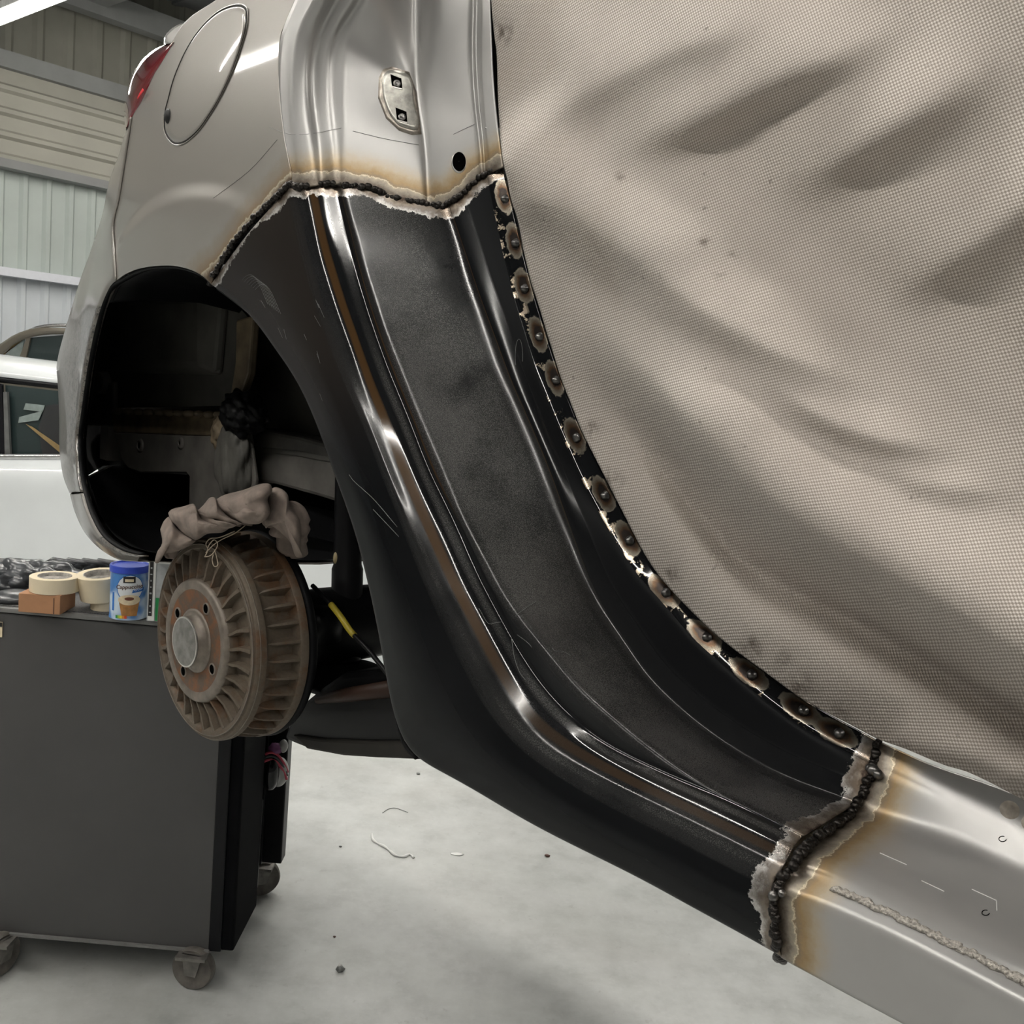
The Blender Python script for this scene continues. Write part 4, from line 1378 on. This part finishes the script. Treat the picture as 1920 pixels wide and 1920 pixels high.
# ------------------------------------------------------------------ rag lying over the drum
rg = []
path = [(318, 1044, -.022), (322, 1016, -.022), (345, 988, -.026), (395, 970, -.038), (450, 955, -.056), (497, 950, -.072), (530, 966, -.092), (546, 1000, -.108), (553, 1036, -.118)]
NRG = 130
CP = catmull(path, NRG)
pts = np.array([at_o(x + 2, y + 2, o - .022) for x, y, o in CP])
radp = np.interp(np.linspace(0, 1, NRG), [0, .06, .2, .45, .66, .80, 1], [.006, .012, .017, .020, .024, .026, .016])
seg = 110
G = np.zeros((NRG, seg, 3))
tt_ = np.gradient(pts, axis=0)
for i in range(NRG):
    t = tt_[max(0, i - 2):i + 3].mean(0)
    t /= np.linalg.norm(t)
    a = np.cross(t, NV + .3 * ZV); a /= np.linalg.norm(a)
    b = np.cross(t, a)
    z_ = i * .69
    for k in range(seg):
        th = k * 2 * math.pi / seg
        f = 1 + .10 * math.sin(2 * th + z_ * .10) + .06 * math.sin(3 * th - z_ * .17 + .8)
        # cloth wound in diagonal folds: rounded ridges parted by tight creases
        for amp, m_, fr_, ph, wob in ((.34, 1, .36, .6, 1.0), (.17, 1, .62, 2.4, 1.6), (.13, 2, -.21, 4.2, .8)):
            w_ = (m_ * th + z_ * fr_ + ph + wob * math.sin(z_ * .09 + th * (1 if m_ == 1 else 0) + ph)) / (2 * math.pi)
            fr = w_ - math.floor(w_)
            sw = (fr / .86) ** .8 if fr < .86 else (1 - (fr - .86) / .14)
            f += amp * (sw - .55)
        G[i, k] = pts[i] + radp[i] * f * (a * math.cos(th) * .90 + b * math.sin(th) * 1.08)
ends = [np.repeat(pts[:1] * .7 + G[0].mean(0)[None] * .3, seg, 0), np.repeat(pts[-1:], seg, 0)]
G = np.concatenate([ends[0][None], G, ends[1][None]])
rag = grid_obj('cleaning_rag', G, M['rag'], None, closed_u=True)
rag.data.update()
tag(rag, 'crumpled brown cloth rag lying across the top of the rusty brake drum', 'rag')
# folds of the rag, each bulging towards the viewer and tucked under the next
def rag_panel(pl, lift, bulge, seed, back=.016, far=0.0):
    r2 = random.Random(seed)
    px = np.array([(290 + x / 3.64, 890 + y / 3.64) for x, y in pl])
    px = catmull(np.vstack([px, px[:1]]), 91)[:-1]
    c = px.mean(0)
    wv = [(r2.uniform(.05, .16), r2.uniform(-.16, .16), r2.uniform(0, 6.28), r2.uniform(.0006, .0018)) for _ in range(6)]
    rows = []

    def o_at(x):
        return -.024 - .050 * (x - 300) / 240 + lift - far

    for k in (.55, .85, .96):
        rows.append([at_o(*(c + (q - c) * k), o_at((c + (q - c) * k)[0]) - back) for q in px])
    for k in (1.0, .99, .965, .93, .88, .80, .70, .58, .45, .30, .15, .02):
        rr_ = []
        for q in px:
            p = c + (q - c) * k
            h = bulge * (1 - k ** 2.6) ** .62
            wr = sum(am * math.sin(a_ * p[0] + b2 * p[1] + ph) for a_, b2, ph, am in wv) * (1 - k ** 4)
            rr_.append(at_o(p[0], p[1], o_at(p[0]) + h + wr))
        rows.append(rr_)
    return grid_obj('fold', np.array(rows), M['rag'], rag, closed_u=True)


rag_panel([(770, 110), (830, 85), (905, 130), (922, 220), (985, 300), (1000, 400), (996, 500), (1012, 560), (965, 560), (930, 470), (870, 405), (800, 350), (740, 345), (735, 230)], -.004, .018, 1, .02, .022)
rag_panel([(410, 175), (470, 140), (600, 105), (740, 60), (788, 66), (802, 110), (772, 165), (788, 265), (720, 332), (640, 336), (540, 318), (455, 270), (405, 230)], .004, .020, 2)
rag_panel([(430, 190), (475, 196), (560, 215), (620, 205), (700, 240), (768, 255), (720, 330), (640, 335), (560, 312), (480, 262), (446, 236)], .012, .013, 7)
rag_panel([(282, 255), (330, 210), (380, 155), (415, 158), (428, 200), (470, 250), (530, 302), (596, 332), (500, 352), (400, 318), (320, 300)], .008, .018, 3)
rag_panel([(300, 262), (330, 250), (400, 300), (500, 322), (560, 345), (480, 372), (400, 352), (330, 318)], .014, .010, 8)
rag_panel([(92, 262), (110, 240), (200, 215), (268, 200), (292, 245), (322, 298), (430, 340), (515, 352), (470, 392), (362, 404), (280, 446), (200, 404), (150, 352), (108, 306)], .010, .020, 4)
rag_panel([(200, 260), (232, 225), (276, 214), (290, 270), (340, 330), (420, 356), (400, 386), (320, 390), (250, 350)], .020, .010, 9)
rag_panel([(38, 372), (66, 312), (102, 286), (150, 362), (212, 412), (284, 444), (210, 500), (130, 530), (72, 542), (28, 600), (4, 604), (16, 530), (50, 470)], .006, .015, 5)


st = MB()
loops = [[(460, 985), (440, 1000), (415, 1012), (400, 1022), (392, 1030), (386, 1036)], [(388, 1036), (392, 1022), (402, 1012), (408, 1020), (402, 1034), (394, 1042), (384, 1044)], [(400, 1040), (398, 1050), (402, 1062), (408, 1060), (406, 1044), (402, 1030)], [(384, 1044), (390, 1030), (386, 1020), (394, 1010), (410, 1008), (440, 996)]]
for lp in loops:
    st.tube([at_o(x, y, -.036 - .0005 * max(0, x - 400)) for x, y in catmull(lp, 30)], .0007, 6)
tag(st.build('thread', M['string'], None, True), 'tangled pale thread hanging from the rag over the drum face', 'thread')

# ------------------------------------------------------------------ tool cart
YC = 2.20
c0 = at_y(0, 1145, YC); c1 = at_y(300, 1166, YC)
ZT = float((c0[2] + c1[2]) / 2)                 # top of the cart
ZB = float(at_y(200, 1766, YC)[2])
XR = float(at_y(402, 1600, YC)[0])
XL = XR - .86
YD = YC + .50
CART = empty('tool_cart', (XR - .43, YC + .25, 0), 'dark grey steel tool cart on castors standing behind the brake drum', 'tool cart')
MB().box(((XL + XR) / 2, (YC + YD) / 2, (ZT + ZB) / 2 - .004), (XR - XL, YD - YC, ZT - ZB - .008), bevel=.004).build('cabinet_body', M['cart'], CART)
MB().box(((XL + XR) / 2, (YC + YD) / 2, ZT), (XR - XL + .012, YD - YC + .012, .012), bevel=.004).build('top_edge', M['cart_edge'], CART)
MB().box(((XL + XR) / 2, (YC + YD) / 2, ZT + .0065), (XR - XL - .016, YD - YC - .016, .005)).build('top_mat', M['mat'], CART)
MB().box(((XL + XR) / 2, YC - .002, ZB + .001), (XR - XL, .012, .006)).build('bottom_edge', M['cart_edge'], CART)
MB().box((XR + .028, YC + .11, (ZT + ZB) / 2), (.056, .21, ZT - ZB), bevel=.006).build('front_post', M['post_black'], CART)
MB().box((XR + .012, YC + .004, (ZT + ZB) / 2), (.03, .012, ZT - ZB), bevel=.003).build('post_edge', M['cart_black'], CART)
MB().box((XR + .012, YC + .36, (ZT + ZB) / 2 + .02), (.02, .24, ZT - ZB - .06), bevel=.004).build('drawer_front', M['cart_black'], CART)
p1 = at_y(497, 1400, YC + .34); p2 = at_y(541, 1400, YC + .34); p3 = at_y(520, 1618, YC + .34)
MB().box(((p1[0] + p2[0]) / 2 + .0, YC + .36, (ZT + p3[2]) / 2), (p2[0] - p1[0], .05, ZT - p3[2]), bevel=.004).build('side_panel', M['cart_black'], CART)
MB().box((p1[0] + .006, YC + .33, (ZT + p3[2]) / 2), (.012, .02, ZT - p3[2]), bevel=.002).build('panel_flange', M['cart_black'], CART)
lb = at_y(-3, 1180, YC - .003)
MB().box((lb[0] - .012, YC - .003, lb[2]), (.042, .002, .036)).build('sticker', M['cream'], CART)
MB().box((lb[0] - .012, YC - .0045, lb[2] + .012), (.042, .001, .010)).build('sticker_band', M['brand_black'], CART)


def caster(x, y, rad, turn):
    e = CART
    ax = np.array([math.cos(turn), math.sin(turn), 0])
    pr = np.array([-math.sin(turn), math.cos(turn), 0])
    c = np.array([x, y, rad])
    wb = MB().lathe([(0, .013), (.016, .013), (rad * .55, .008), (rad * .7, .010), (rad * .93, .013), (rad, .007), (rad, -.007), (rad * .93, -.013), (rad * .7, -.010), (0, -.012)], (c, ax, ZV, -pr), 40)
    wo = wb.build('caster_wheel', M['caster'], CART, angle=50)
    MB().lathe([(0, .019), (.009, .018), (.012, .013)], (c, ax, ZV, -pr), 16).build('axle_bolt', M['caster_metal'], wo, True)
    for sg in (-1, 1):
        MB().prism([c + pr * sg * .018 + ax * q + ZV * h for q, h in ((-.014, -.012), (.014, -.012), (.028, ZB - rad), (-.022, ZB - rad))], pr * sg * .003).build('caster_fork', M['caster_metal'], CART)
    MB().box((x, y, ZB - .004), (.07, .07, .008)).build('caster_plate', M['caster_metal'], CART)


wp = at_h(358, 1858, 0)
wr = .052
caster(wp[0], wp[1] + .015, wr, -.15)
wp2 = at_h(-8, 1834, 0)
caster(wp2[0], wp2[1] + .015, wr, 1.2)
caster(wp[0] + .045, YD - .06, wr, .4)
caster(wp2[0], YD - .06, wr, .9)
ZM = ZT + .009


def top_pt(x, y):
    return at_h(x, y, ZM)


# cardboard box and masking tape
a = top_pt(34, 1147); b_ = top_pt(112, 1153); c_ = top_pt(146, 1138)
ux = (b_ - a); wx = np.linalg.norm(ux); ux /= wx
uy = np.cross(ZV, ux)
dy = .085
hb = .043
MM = Matrix(((ux[0], uy[0], 0, a[0]), (ux[1], uy[1], 0, a[1]), (0, 0, 1, ZM), (0, 0, 0, 1)))
cbx = MB().box((wx / 2, dy / 2, hb / 2), (wx, dy, hb), MM, .0015).build('cardboard_box', M['cardboard'])
tag(cbx, 'small brown cardboard box under a masking tape roll on the tool cart', 'box')
MB().box((wx * .96, dy / 2, hb + .0006), (wx * .1, dy * .98, .0012), MM).build('box_flap', M['cardboard'], cbx)
MB().box((wx * .85, -.0006, hb * .45), (.0015, .001, hb * .85), MM).build('box_slit', M['print_brown'], cbx)


def tape(c, r, h, label, tilt=None, taper=1.0):
    e = empty('tape_roll', c, label, 'tape roll', 'masking tape rolls on the cart')
    ax = np.array(tilt if tilt is not None else (0, 0, 1.0)); ax /= np.linalg.norm(ax)
    u1 = np.cross(ax, (0, 1, 0)); u1 /= np.linalg.norm(u1)
    u2 = np.cross(ax, u1)
    MB().lathe([(r * .68 * taper, 0), (r * taper, 0), (r, h), (r * .97, h + .001), (r * .68, h), (r * .68 * taper, 0)], (c, u1, u2, ax), 56).build('tape', M['tape'], e, angle=40)
    MB().lathe([(r * .66, h * .1), (r * .68, h * .1), (r * .685, h + .0012), (r * .65, h + .0012), (r * .65, h * .1)], (c, u1, u2, ax), 48).build('core', M['tape_core'], e, True)
    MB().lathe([(0, h * .80), (r * .65, h * .80)], (c, u1, u2, ax), 48).build('core_paper', M['tape_core'], e, True)
    return e


tc = a + ux * (wx * .5 + .012) + uy * .05
tc = np.array([tc[0], tc[1], ZM + hb + .001])
tape(tc, .053, .033, 'cream masking tape roll lying flat on the cardboard box')
t2 = top_pt(178, 1146) + uy * .035
tape(np.array([t2[0] + .012, t2[1], ZM]), .034, .021, 'small cream masking tape roll under the bigger tilted roll on the cart')
tape(np.array([t2[0], t2[1], ZM + .024]), .052, .058, 'deep cream masking tape roll tilted on a smaller roll behind the blue tin', (-.05, -.10, 1.0), .86)

# blue drink tin
tn = top_pt(228, 1163)
TR, THt = .0415, .122
tn = tn + uy * TR + np.array([0, 0, 0])
TIN = empty('drink_powder_tin', tn, 'blue and white cappuccino powder tin with a blue plastic lid on the cart', 'tin')
cdir = np.array([C[0] - tn[0], C[1] - tn[1], 0]); cdir /= np.linalg.norm(cdir)
side = np.cross(ZV, cdir)
tf = (tn, side, cdir, ZV)
MB().lathe([(0, 0), (TR, 0), (TR, .003), (TR - .0008, .005), (TR - .0008, THt - .014), (TR, THt - .012), (TR, THt - .008), (0, THt - .008)], tf, 64).build('tin_body', M['tin'], TIN, angle=40)
MB().lathe([(TR + .0005, THt - .016), (TR + .0018, THt - .015), (TR + .0018, THt - .002), (TR + .0005, THt), (TR - .003, THt), (TR - .005, THt - .003), (0, THt - .003)], tf, 64).build('lid', M['blue_lid'], TIN, angle=40)


def on_tin(u, z, lift):
    an = u / TR
    rr = TR + lift
    return tn + (side * math.sin(an) + cdir * math.cos(an)) * rr + ZV * z


def tin_patch(name, poly, m, lift=.0004, n=1):
    pts = []
    k = len(poly)
    for i in range(k):
        for j in range(4):
            t = j / 4
            pts.append((poly[i][0] * (1 - t) + poly[(i + 1) % k][0] * t, poly[i][1] * (1 - t) + poly[(i + 1) % k][1] * t))
    cx = sum(p[0] for p in pts) / len(pts); cz = sum(p[1] for p in pts) / len(pts)
    rows = []
    for s_ in (1.0, .8, .55, .3, .02):
        rows.append([on_tin(cx + (p[0] - cx) * s_, cz + (p[1] - cz) * s_, lift) for p in pts])
    return grid_obj(name, np.array(rows), m, TIN, closed_u=True)


def ellp(cx, cz, rx, rz, n=20):
    return [(cx + rx * math.cos(i * 2 * math.pi / n), cz + rz * math.sin(i * 2 * math.pi / n)) for i in range(n)]


tin_patch('label_field', [(-.036, .008), (.040, .008), (.040, .104), (-.036, .104)], M['tin'], .0002)
tin_patch('label_ring', ellp(.002, .074, .030, .031), M['tin_blue'], .0004)
tin_patch('label_oval', ellp(.002, .074, .028, .029), M['tin_white'], .0006)
tin_patch('brand_plaque', [(-.013, .086), (.013, .086), (.013, .101), (-.013, .101)], M['brand_black'], .0009)
tin_patch('brand_plaque_band', [(-.009, .089), (.009, .089), (.009, .095), (-.009, .095)], M['cream'], .0012)
tin_patch('glass_picture', [(-.022, .046), (.024, .046), (.018, .010), (-.014, .010)], M['coffee'], .0008)
tin_patch('foam_picture', ellp(.001, .047, .0245, .012), M['cream'], .0011)
tin_patch('chocolate_picture', ellp(.001, .050, .010, .004), M['choc'], .0014)
tin_patch('flavour_flash', [(.006, .063), (.033, .067), (.034, .075), (.008, .070)], M['tin_blue'], .0011)
tin_patch('blue_edge', [(-.040, .02), (-.034, .02), (-.034, .062), (-.040, .062)], M['tin_blue'], .0006)
for i, nm in enumerate(('ns_green', 'ns_lime', 'ns_yellow', 'ns_orange', 'ns_red')):
    tin_patch('score_strip', [(-.028 + i * .005, .004), (-.023 + i * .005, .004), (-.023 + i * .005, .011), (-.028 + i * .005, .011)], M[nm], .0012)


def text_mesh(txt, size, bold=0.0, spacing=1.0):
    cu = bpy.data.curves.new('lettering', 'FONT')
    cu.body = txt; cu.size = size; cu.align_x = 'CENTER'; cu.align_y = 'CENTER'; cu.offset = bold; cu.space_character = spacing
    cu.resolution_u = 3
    ob = bpy.data.objects.new('lettering', cu)
    COL.objects.link(ob)
    dg = bpy.context.evaluated_depsgraph_get()
    me = bpy.data.meshes.new_from_object(ob.evaluated_get(dg))
    bpy.data.objects.remove(ob, do_unlink=True)
    return me


def tin_text(txt, size, u, z, m, lift, rot=0.0, shear=0.0):
    me = text_mesh(txt, size, size * .02)
    for v in me.vertices:
        x, y = v.co.x + shear * v.co.y, v.co.y
        x, y = x * math.cos(rot) - y * math.sin(rot), x * math.sin(rot) + y * math.cos(rot)
        v.co = on_tin(u + x, z + y, lift)
    return link('lettering', me, m, TIN, False)


tin_text('Cappuccino', .0125, .001, .077, M['print_brown'], .0012, .05, .15)
MB().tube([on_tin(.010 + .020 * t, .0682 + .004 * t + .0012 * math.sin(t * 22), .0013) for t in np.linspace(0, 1, 30)], .0004, 5).build('flash_stroke', M['white'], TIN, True)

# carton behind the tin
k0 = top_pt(268, 1166); k1 = top_pt(345, 1168)
kx = np.array([1.0, 0.06, 0]); kx /= np.linalg.norm(kx)
ky = np.cross(ZV, kx)
ko = k0 + kx * .004 + ky * .012
KW, KD, KH = .105, .05, .172
KM = Matrix(((kx[0], ky[0], 0, ko[0]), (kx[1], ky[1], 0, ko[1]), (0, 0, 1, ZM), (0, 0, 0, 1)))
kt = MB().box((KW / 2, KD / 2, KH / 2), (KW, KD, KH), KM, .001).build('carton', M['carton'])
tag(kt, 'silver grey carton with a green block beside the blue tin on the cart', 'carton')
MB().box((.010, -.0008, KH / 2), (.014, .001, KH * .99), KM).build('white_stripe', M['white'], kt)
MB().box((KW / 2 + .009, -.0009, .028), (KW - .02, .001, .053), KM).build('green_block', M['green'], kt)
MB().box((KW / 2 + .009, -.0008, KH - .020), (KW - .02, .001, .036), KM).build('white_head', M['white'], kt)
MB().box((KW / 2, KD / 2, KH + .003), (KW * 1.02, KD, .004), KM).build('carton_flap', M['white'], kt)
MB().box((.0075, -.0016, KH * .47), (.008, .001, KH * .80), KM).build('dark_strip', M['brand_black'], kt)
for k in range(9):
    MB().box((.0075, -.0024, KH * (.12 + .085 * k)), (.0045 - .0012 * (k % 3), .0006, .0022 + .0015 * (k % 2)), KM).build('strip_mark', M['carton'], kt)
me = text_mesh('Diai', .016, .0002)
for v in me.vertices:
    v.co = KM @ Vector((.036 + v.co.x, -.0016, KH - .018 + v.co.y))
link('lettering', me, M['strip_grey'], kt, False)

# black bag and cable heap at the left of the cart top
def crumple(name, c, size, m, label, cat, seed, sub=5, amp=.5, fq=3.0):
    r2 = random.Random(seed)
    bm = bmesh.new()
    bmesh.ops.create_icosphere(bm, subdivisions=sub, radius=1)
    ws = [(Vector((r2.gauss(0, 1), r2.gauss(0, 1), r2.gauss(0, 1))).normalized(), r2.uniform(1.5, fq * 2), r2.uniform(0, 6.28)) for _ in range(14)]
    for v in bm.verts:
        d = v.co.normalized()
        f = sum(abs(math.sin(d.dot(a) * q + p)) for a, q, p in ws) / len(ws)
        k = 1 + amp * (f - .6) * 2
        z = d.z * k
        v.co = Vector((c[0] + d.x * k * size[0], c[1] + d.y * k * size[1], c[2] + max(0.0, (z + .35) / 1.35) * size[2]))
    me = bpy.data.meshes.new(name)
    bm.to_mesh(me); bm.free()
    o = link(name, me, m)
    me.set_sharp_from_angle(angle=math.radians(38))
    if label:
        tag(o, label, cat)
    return o


bg = top_pt(30, 1112) + np.array([0, .07, 0])
crumple('plastic_bag', (bg[0] + .01, bg[1] + .01, ZM), (.115, .070, .062), M['bag'], 'crumpled black plastic bag behind the cardboard box on the cart', 'bag', 5, amp=.7, fq=4)
bg2 = top_pt(105, 1092)
g = MB()
for k in range(4):
    q0 = np.array([bg2[0] - .07 + k * .035, bg2[1] + .05 + .012 * k, ZM + .018])
    g.tube([q0, q0 + np.array([.03, .02, .022]), q0 + np.array([.07, .03, .018]), q0 + np.array([.10, .035, .004])], [.009, .011, .010, .006], 10)
tag(g.build('work_glove', M['bag'], None, True), 'black work glove lying behind the tape rolls on the cart', 'glove')
dsh = top_pt(2, 1133)
tag(MB().lathe([(0, 0), (.05, 0), (.052, .010), (.047, .014), (.03, .020), (.012, .022), (0, .021)], ((dsh[0] + .005, dsh[1] + .05, ZM), (1, 0, 0), (0, 1, 0), (0, 0, 1)), 40).build('sanding_disc', M['bag'], None, True), 'shiny black round disc at the left end of the cart top', 'disc')

# things hung at the cart's right side
hp = at_y(518, 1442, YC + .265)
HG = empty('face_mask', hp, 'black and white mask with pink straps hanging on the right side of the cart', 'mask')
MB().blob(hp + np.array([-.012, -.01, -.008]), (.024, .030, .048), 4).build('mask_visor', M['gloss_black'], HG, True)
MB().blob(hp + np.array([.004, .012, -.012]), (.026, .028, .040), 4).build('mask_shell', M['grey_plastic'], HG, True)
for k in range(3):
    q = [hp + np.array([-.026 + .055 * t, -.030 + .03 * t + .004 * k, .030 + .008 * k - .055 * t * t + .010 * math.sin(math.pi * t)]) for t in np.linspace(0, 1, 14)]
    MB().tube(q, .0036, 8).build('strap', M['pink'] if k != 1 else M['bag'], HG, True)
MB().blob(hp + np.array([-.006, .0, .055]), (.018, .015, .016), 3, .2).build('mask_cloth', M['mauve'], HG, True)
MB().blob(hp + np.array([.014, .005, .062]), (.012, .012, .018), 3).build('mask_filter', M['grey_plastic'], HG, True)
for x0, y0, x1, y1, wd_, nm, lb_, ct in ((478, 1500, 470, 1650, .007, 'steel_ruler', 'wide grey metal strip hanging beside the black cart post', 'strip'), (492, 1500, 481, 1664, .004, 'thin_rod', 'thin grey rod hanging lowest beside the black cart post', 'rod')):
    A0, A1 = at_y(x0, y0, YC + .29), at_y(x1, y1, YC + .29)
    q = MB().prism([A0 - np.array([wd_ / 2, 0, 0]), A0 + np.array([wd_ / 2, 0, 0]), A1 + np.array([wd_ / 2, 0, 0]), A1 - np.array([wd_ / 2, 0, 0])], (0, .003, 0))
    tag(q.build(nm, M['strip_grey']), lb_, ct)

# ------------------------------------------------------------------ litter on the floor
def floor_pt(x, y, z=0.0):
    return at_h(x, y, z)


pp = [floor_pt(x, y, .003) for x, y in catmull([(697, 1562), (699, 1574), (706, 1580), (722, 1588), (732, 1596), (742, 1604), (758, 1606), (768, 1602), (776, 1608)], 40)]
tag(MB().tube(pp, [.002 + .003 * abs(math.sin(i * .35)) for i in range(40)], 6).build('paper_strip', M['white'], None, True), 'curly white paper strip on the concrete floor below the black sill', 'scrap')
p = floor_pt(638, 1821)
pb = MB().blob(p + np.array([0, 0, .006]), (.011, .009, .007), 2, .5).build('stone_chip', M['strip_grey'], None, True)
tag(pb, 'small dark chip with a white tip lying on the floor right of the caster', 'chip')
MB().blob(p + np.array([-.004, .006, .010]), (.006, .005, .008), 1, .6).build('white_tip', M['white'], pb)
for x, y, r, lbl in ((784, 1452, .006, 'tiny grey pebble on the floor just under the black sill corner'), (638, 1588, .004, 'tiny dark pebble on the floor left of the white paper strip'), (627, 1757, .003, 'tiny brown crumb on the floor above the dark chip'), (1026, 1606, .007, 'small brown crumb on the floor close below the black sill')):
    p = floor_pt(x, y)
    tag(MB().blob(p + np.array([0, 0, r * .5]), (r * 1.3, r, r * .6), 2, .4).build('pebble', M['strip_grey'] if 'brown' not in lbl else M['print_brown'], None, True), lbl, 'pebble')
pp = [floor_pt(x, y, .002) for x, y in catmull([(717, 1524), (728, 1517), (740, 1515), (765, 1523)], 20)]
tag(MB().tube(pp, .001, 6).build('wire_offcut', M['strip_grey'], None, True), 'thin bent grey wire offcut on the floor above the paper strip', 'wire')
p = floor_pt(855, 1602)
tag(MB().blob(p + np.array([0, 0, .0015]), (.022, .010, .0016), 2, .5).build('paper_scrap', M['white'], None, True), 'flat white paper scrap on the floor right of the curly strip', 'scrap')

# ------------------------------------------------------------------ vehicles behind
def prof_pts(px, Y):
    return [at_y(x, y, Y) for x, y in px]


YW = 5.0
WC = empty('white_car', (-2.6, YW + .8, 0), 'white car parked behind the tool cart seen through its side window', 'car')


def side_plate(name, px, Y, m, parent, depth=.03, bevel=0.0):
    return MB().prism(prof_pts(px, Y), (0, depth, 0)).build(name, m, parent, bevel=bevel)


# door skin below the window, curved; window band; roof band
def vstrip(name, left_x, right_x, ys, offs, m, parent, slope=.03, n=2):
    rows = []
    for y, o in zip(ys, offs):
        rows.append([at_y(x, y + slope * (x - 60) , YW + o) for x in np.linspace(left_x, right_x, 12)])
    return grid_obj(name, np.array(rows), m, parent)


vstrip('door_skin', -420, 760, [861, 868, 900, 925, 935, 990, 1080, 1160, 1260, 1340], [.02, -.012, -.03, -.036, -.028, -.035, -.04, -.03, .0, .05], M['car_white'], WC, .0)
vstrip('roof', -420, 520, [716, 706, 692, 680, 672, 671], [.10, .09, .14, .22, .40, 1.25], M['car_white'], WC, .12)
vstrip('roof_gutter', -420, 520, [724, 718, 713], [.085, .07, .085], M['cart_black'], WC, .11)
vstrip('belt_trim', -420, 520, [862, 856, 851], [.015, .0, .015], M['chrome'], WC, .0)
side_plate('door_pillar', [(-22, 716), (3, 720), (9, 860), (-16, 860)], YW + .05, M['gloss_black'], WC, .02)
side_plate('window_seal', [(6, 735), (13, 735), (19, 858), (9, 858)], YW + .04, M['strip_grey'], WC, .02)
side_plate('side_window', [(10, 722), (520, 780), (520, 862), (14, 862)], YW + .08, M['glass'], WC, .008)
side_plate('rear_side_window', [(-420, 680), (-22, 718), (-16, 862), (-420, 862)], YW + .08, M['glass'], WC, .008)
# what shows through the window: seat, pillar, belt
q = MB()
q.prism(prof_pts([(72, 800), (86, 760), (130, 756), (150, 860), (80, 860)], YW + .07), (0, .004, 0))
q.build('seat_back', M['seat'], WC)
side_plate('far_pillar', [(48, 795), (60, 800), (150, 862), (128, 862)], YW + .068, M['wood_tan'], WC, .004)
side_plate('far_window', [(48, 756), (84, 760), (80, 772), (44, 768)], YW + .067, M['headliner'], WC, .004)
side_plate('far_window', [(36, 782), (80, 770), (72, 788), (34, 793)], YW + .067, M['headliner'], WC, .004)
MB().box((-2.6, YW + .95, .62), (5.0, 1.5, .55)).build('lower_body', M['car_white'], WC)

YS = 7.0
SV = empty('estate_car', (-3.4, YS + .8, 0), 'bronze grey estate car with roof rails parked behind the white car', 'car')
rf = catmull([(-240, 800), (-120, 716), (-40, 668), (0, 645), (26, 628), (60, 616), (100, 614), (200, 622), (420, 650)], 40)
rb_ = catmull([(-240, 806), (-120, 732), (-40, 690), (0, 668), (26, 646), (56, 633), (100, 627), (200, 634), (420, 662)], 40)
rows = []
for t, o in ((0, .12), (0, .02), (.5, -.01), (1, .02)):
    px = rf * (1 - t) + rb_ * t
    rows.append([at_y(p[0], p[1], YS + o) for p in px])
rows.insert(0, np.array(rows[0]) + np.array([0, 1.1, .03]))
grid_obj('roof', np.array(rows), M['suv_paint'], SV)
side_plate('rear_window', [(4, 671), (46, 634), (38, 676), (30, 680)], YS + .04, M['headliner'], SV, .01)
side_plate('side_window', [(48, 676), (58, 633), (122, 628), (420, 664), (420, 740), (48, 690)], YS + .04, M['glass'], SV, .01)
side_plate('window_pillar', [(34, 676), (50, 633), (57, 633), (46, 682)], YS + .02, M['suv_paint'], SV, .02)
side_plate('rear_tint', [(-30, 690), (0, 668), (46, 634), (30, 640), (8, 664)], YS + .03, M['wood_tan'], SV, .01)
side_plate('body_side', [(-260, 800), (0, 672), (420, 730), (420, 1150), (-260, 1150)], YS + .06, M['suv_paint'], SV, 1.4)
rl = [at_y(x, y, YS + .06) for x, y in catmull([(56, 620), (70, 614), (100, 610), (200, 614), (400, 640)], 24)]
MB().tube(rl, .012, 8).build('roof_rail', M['chrome'], SV, True)
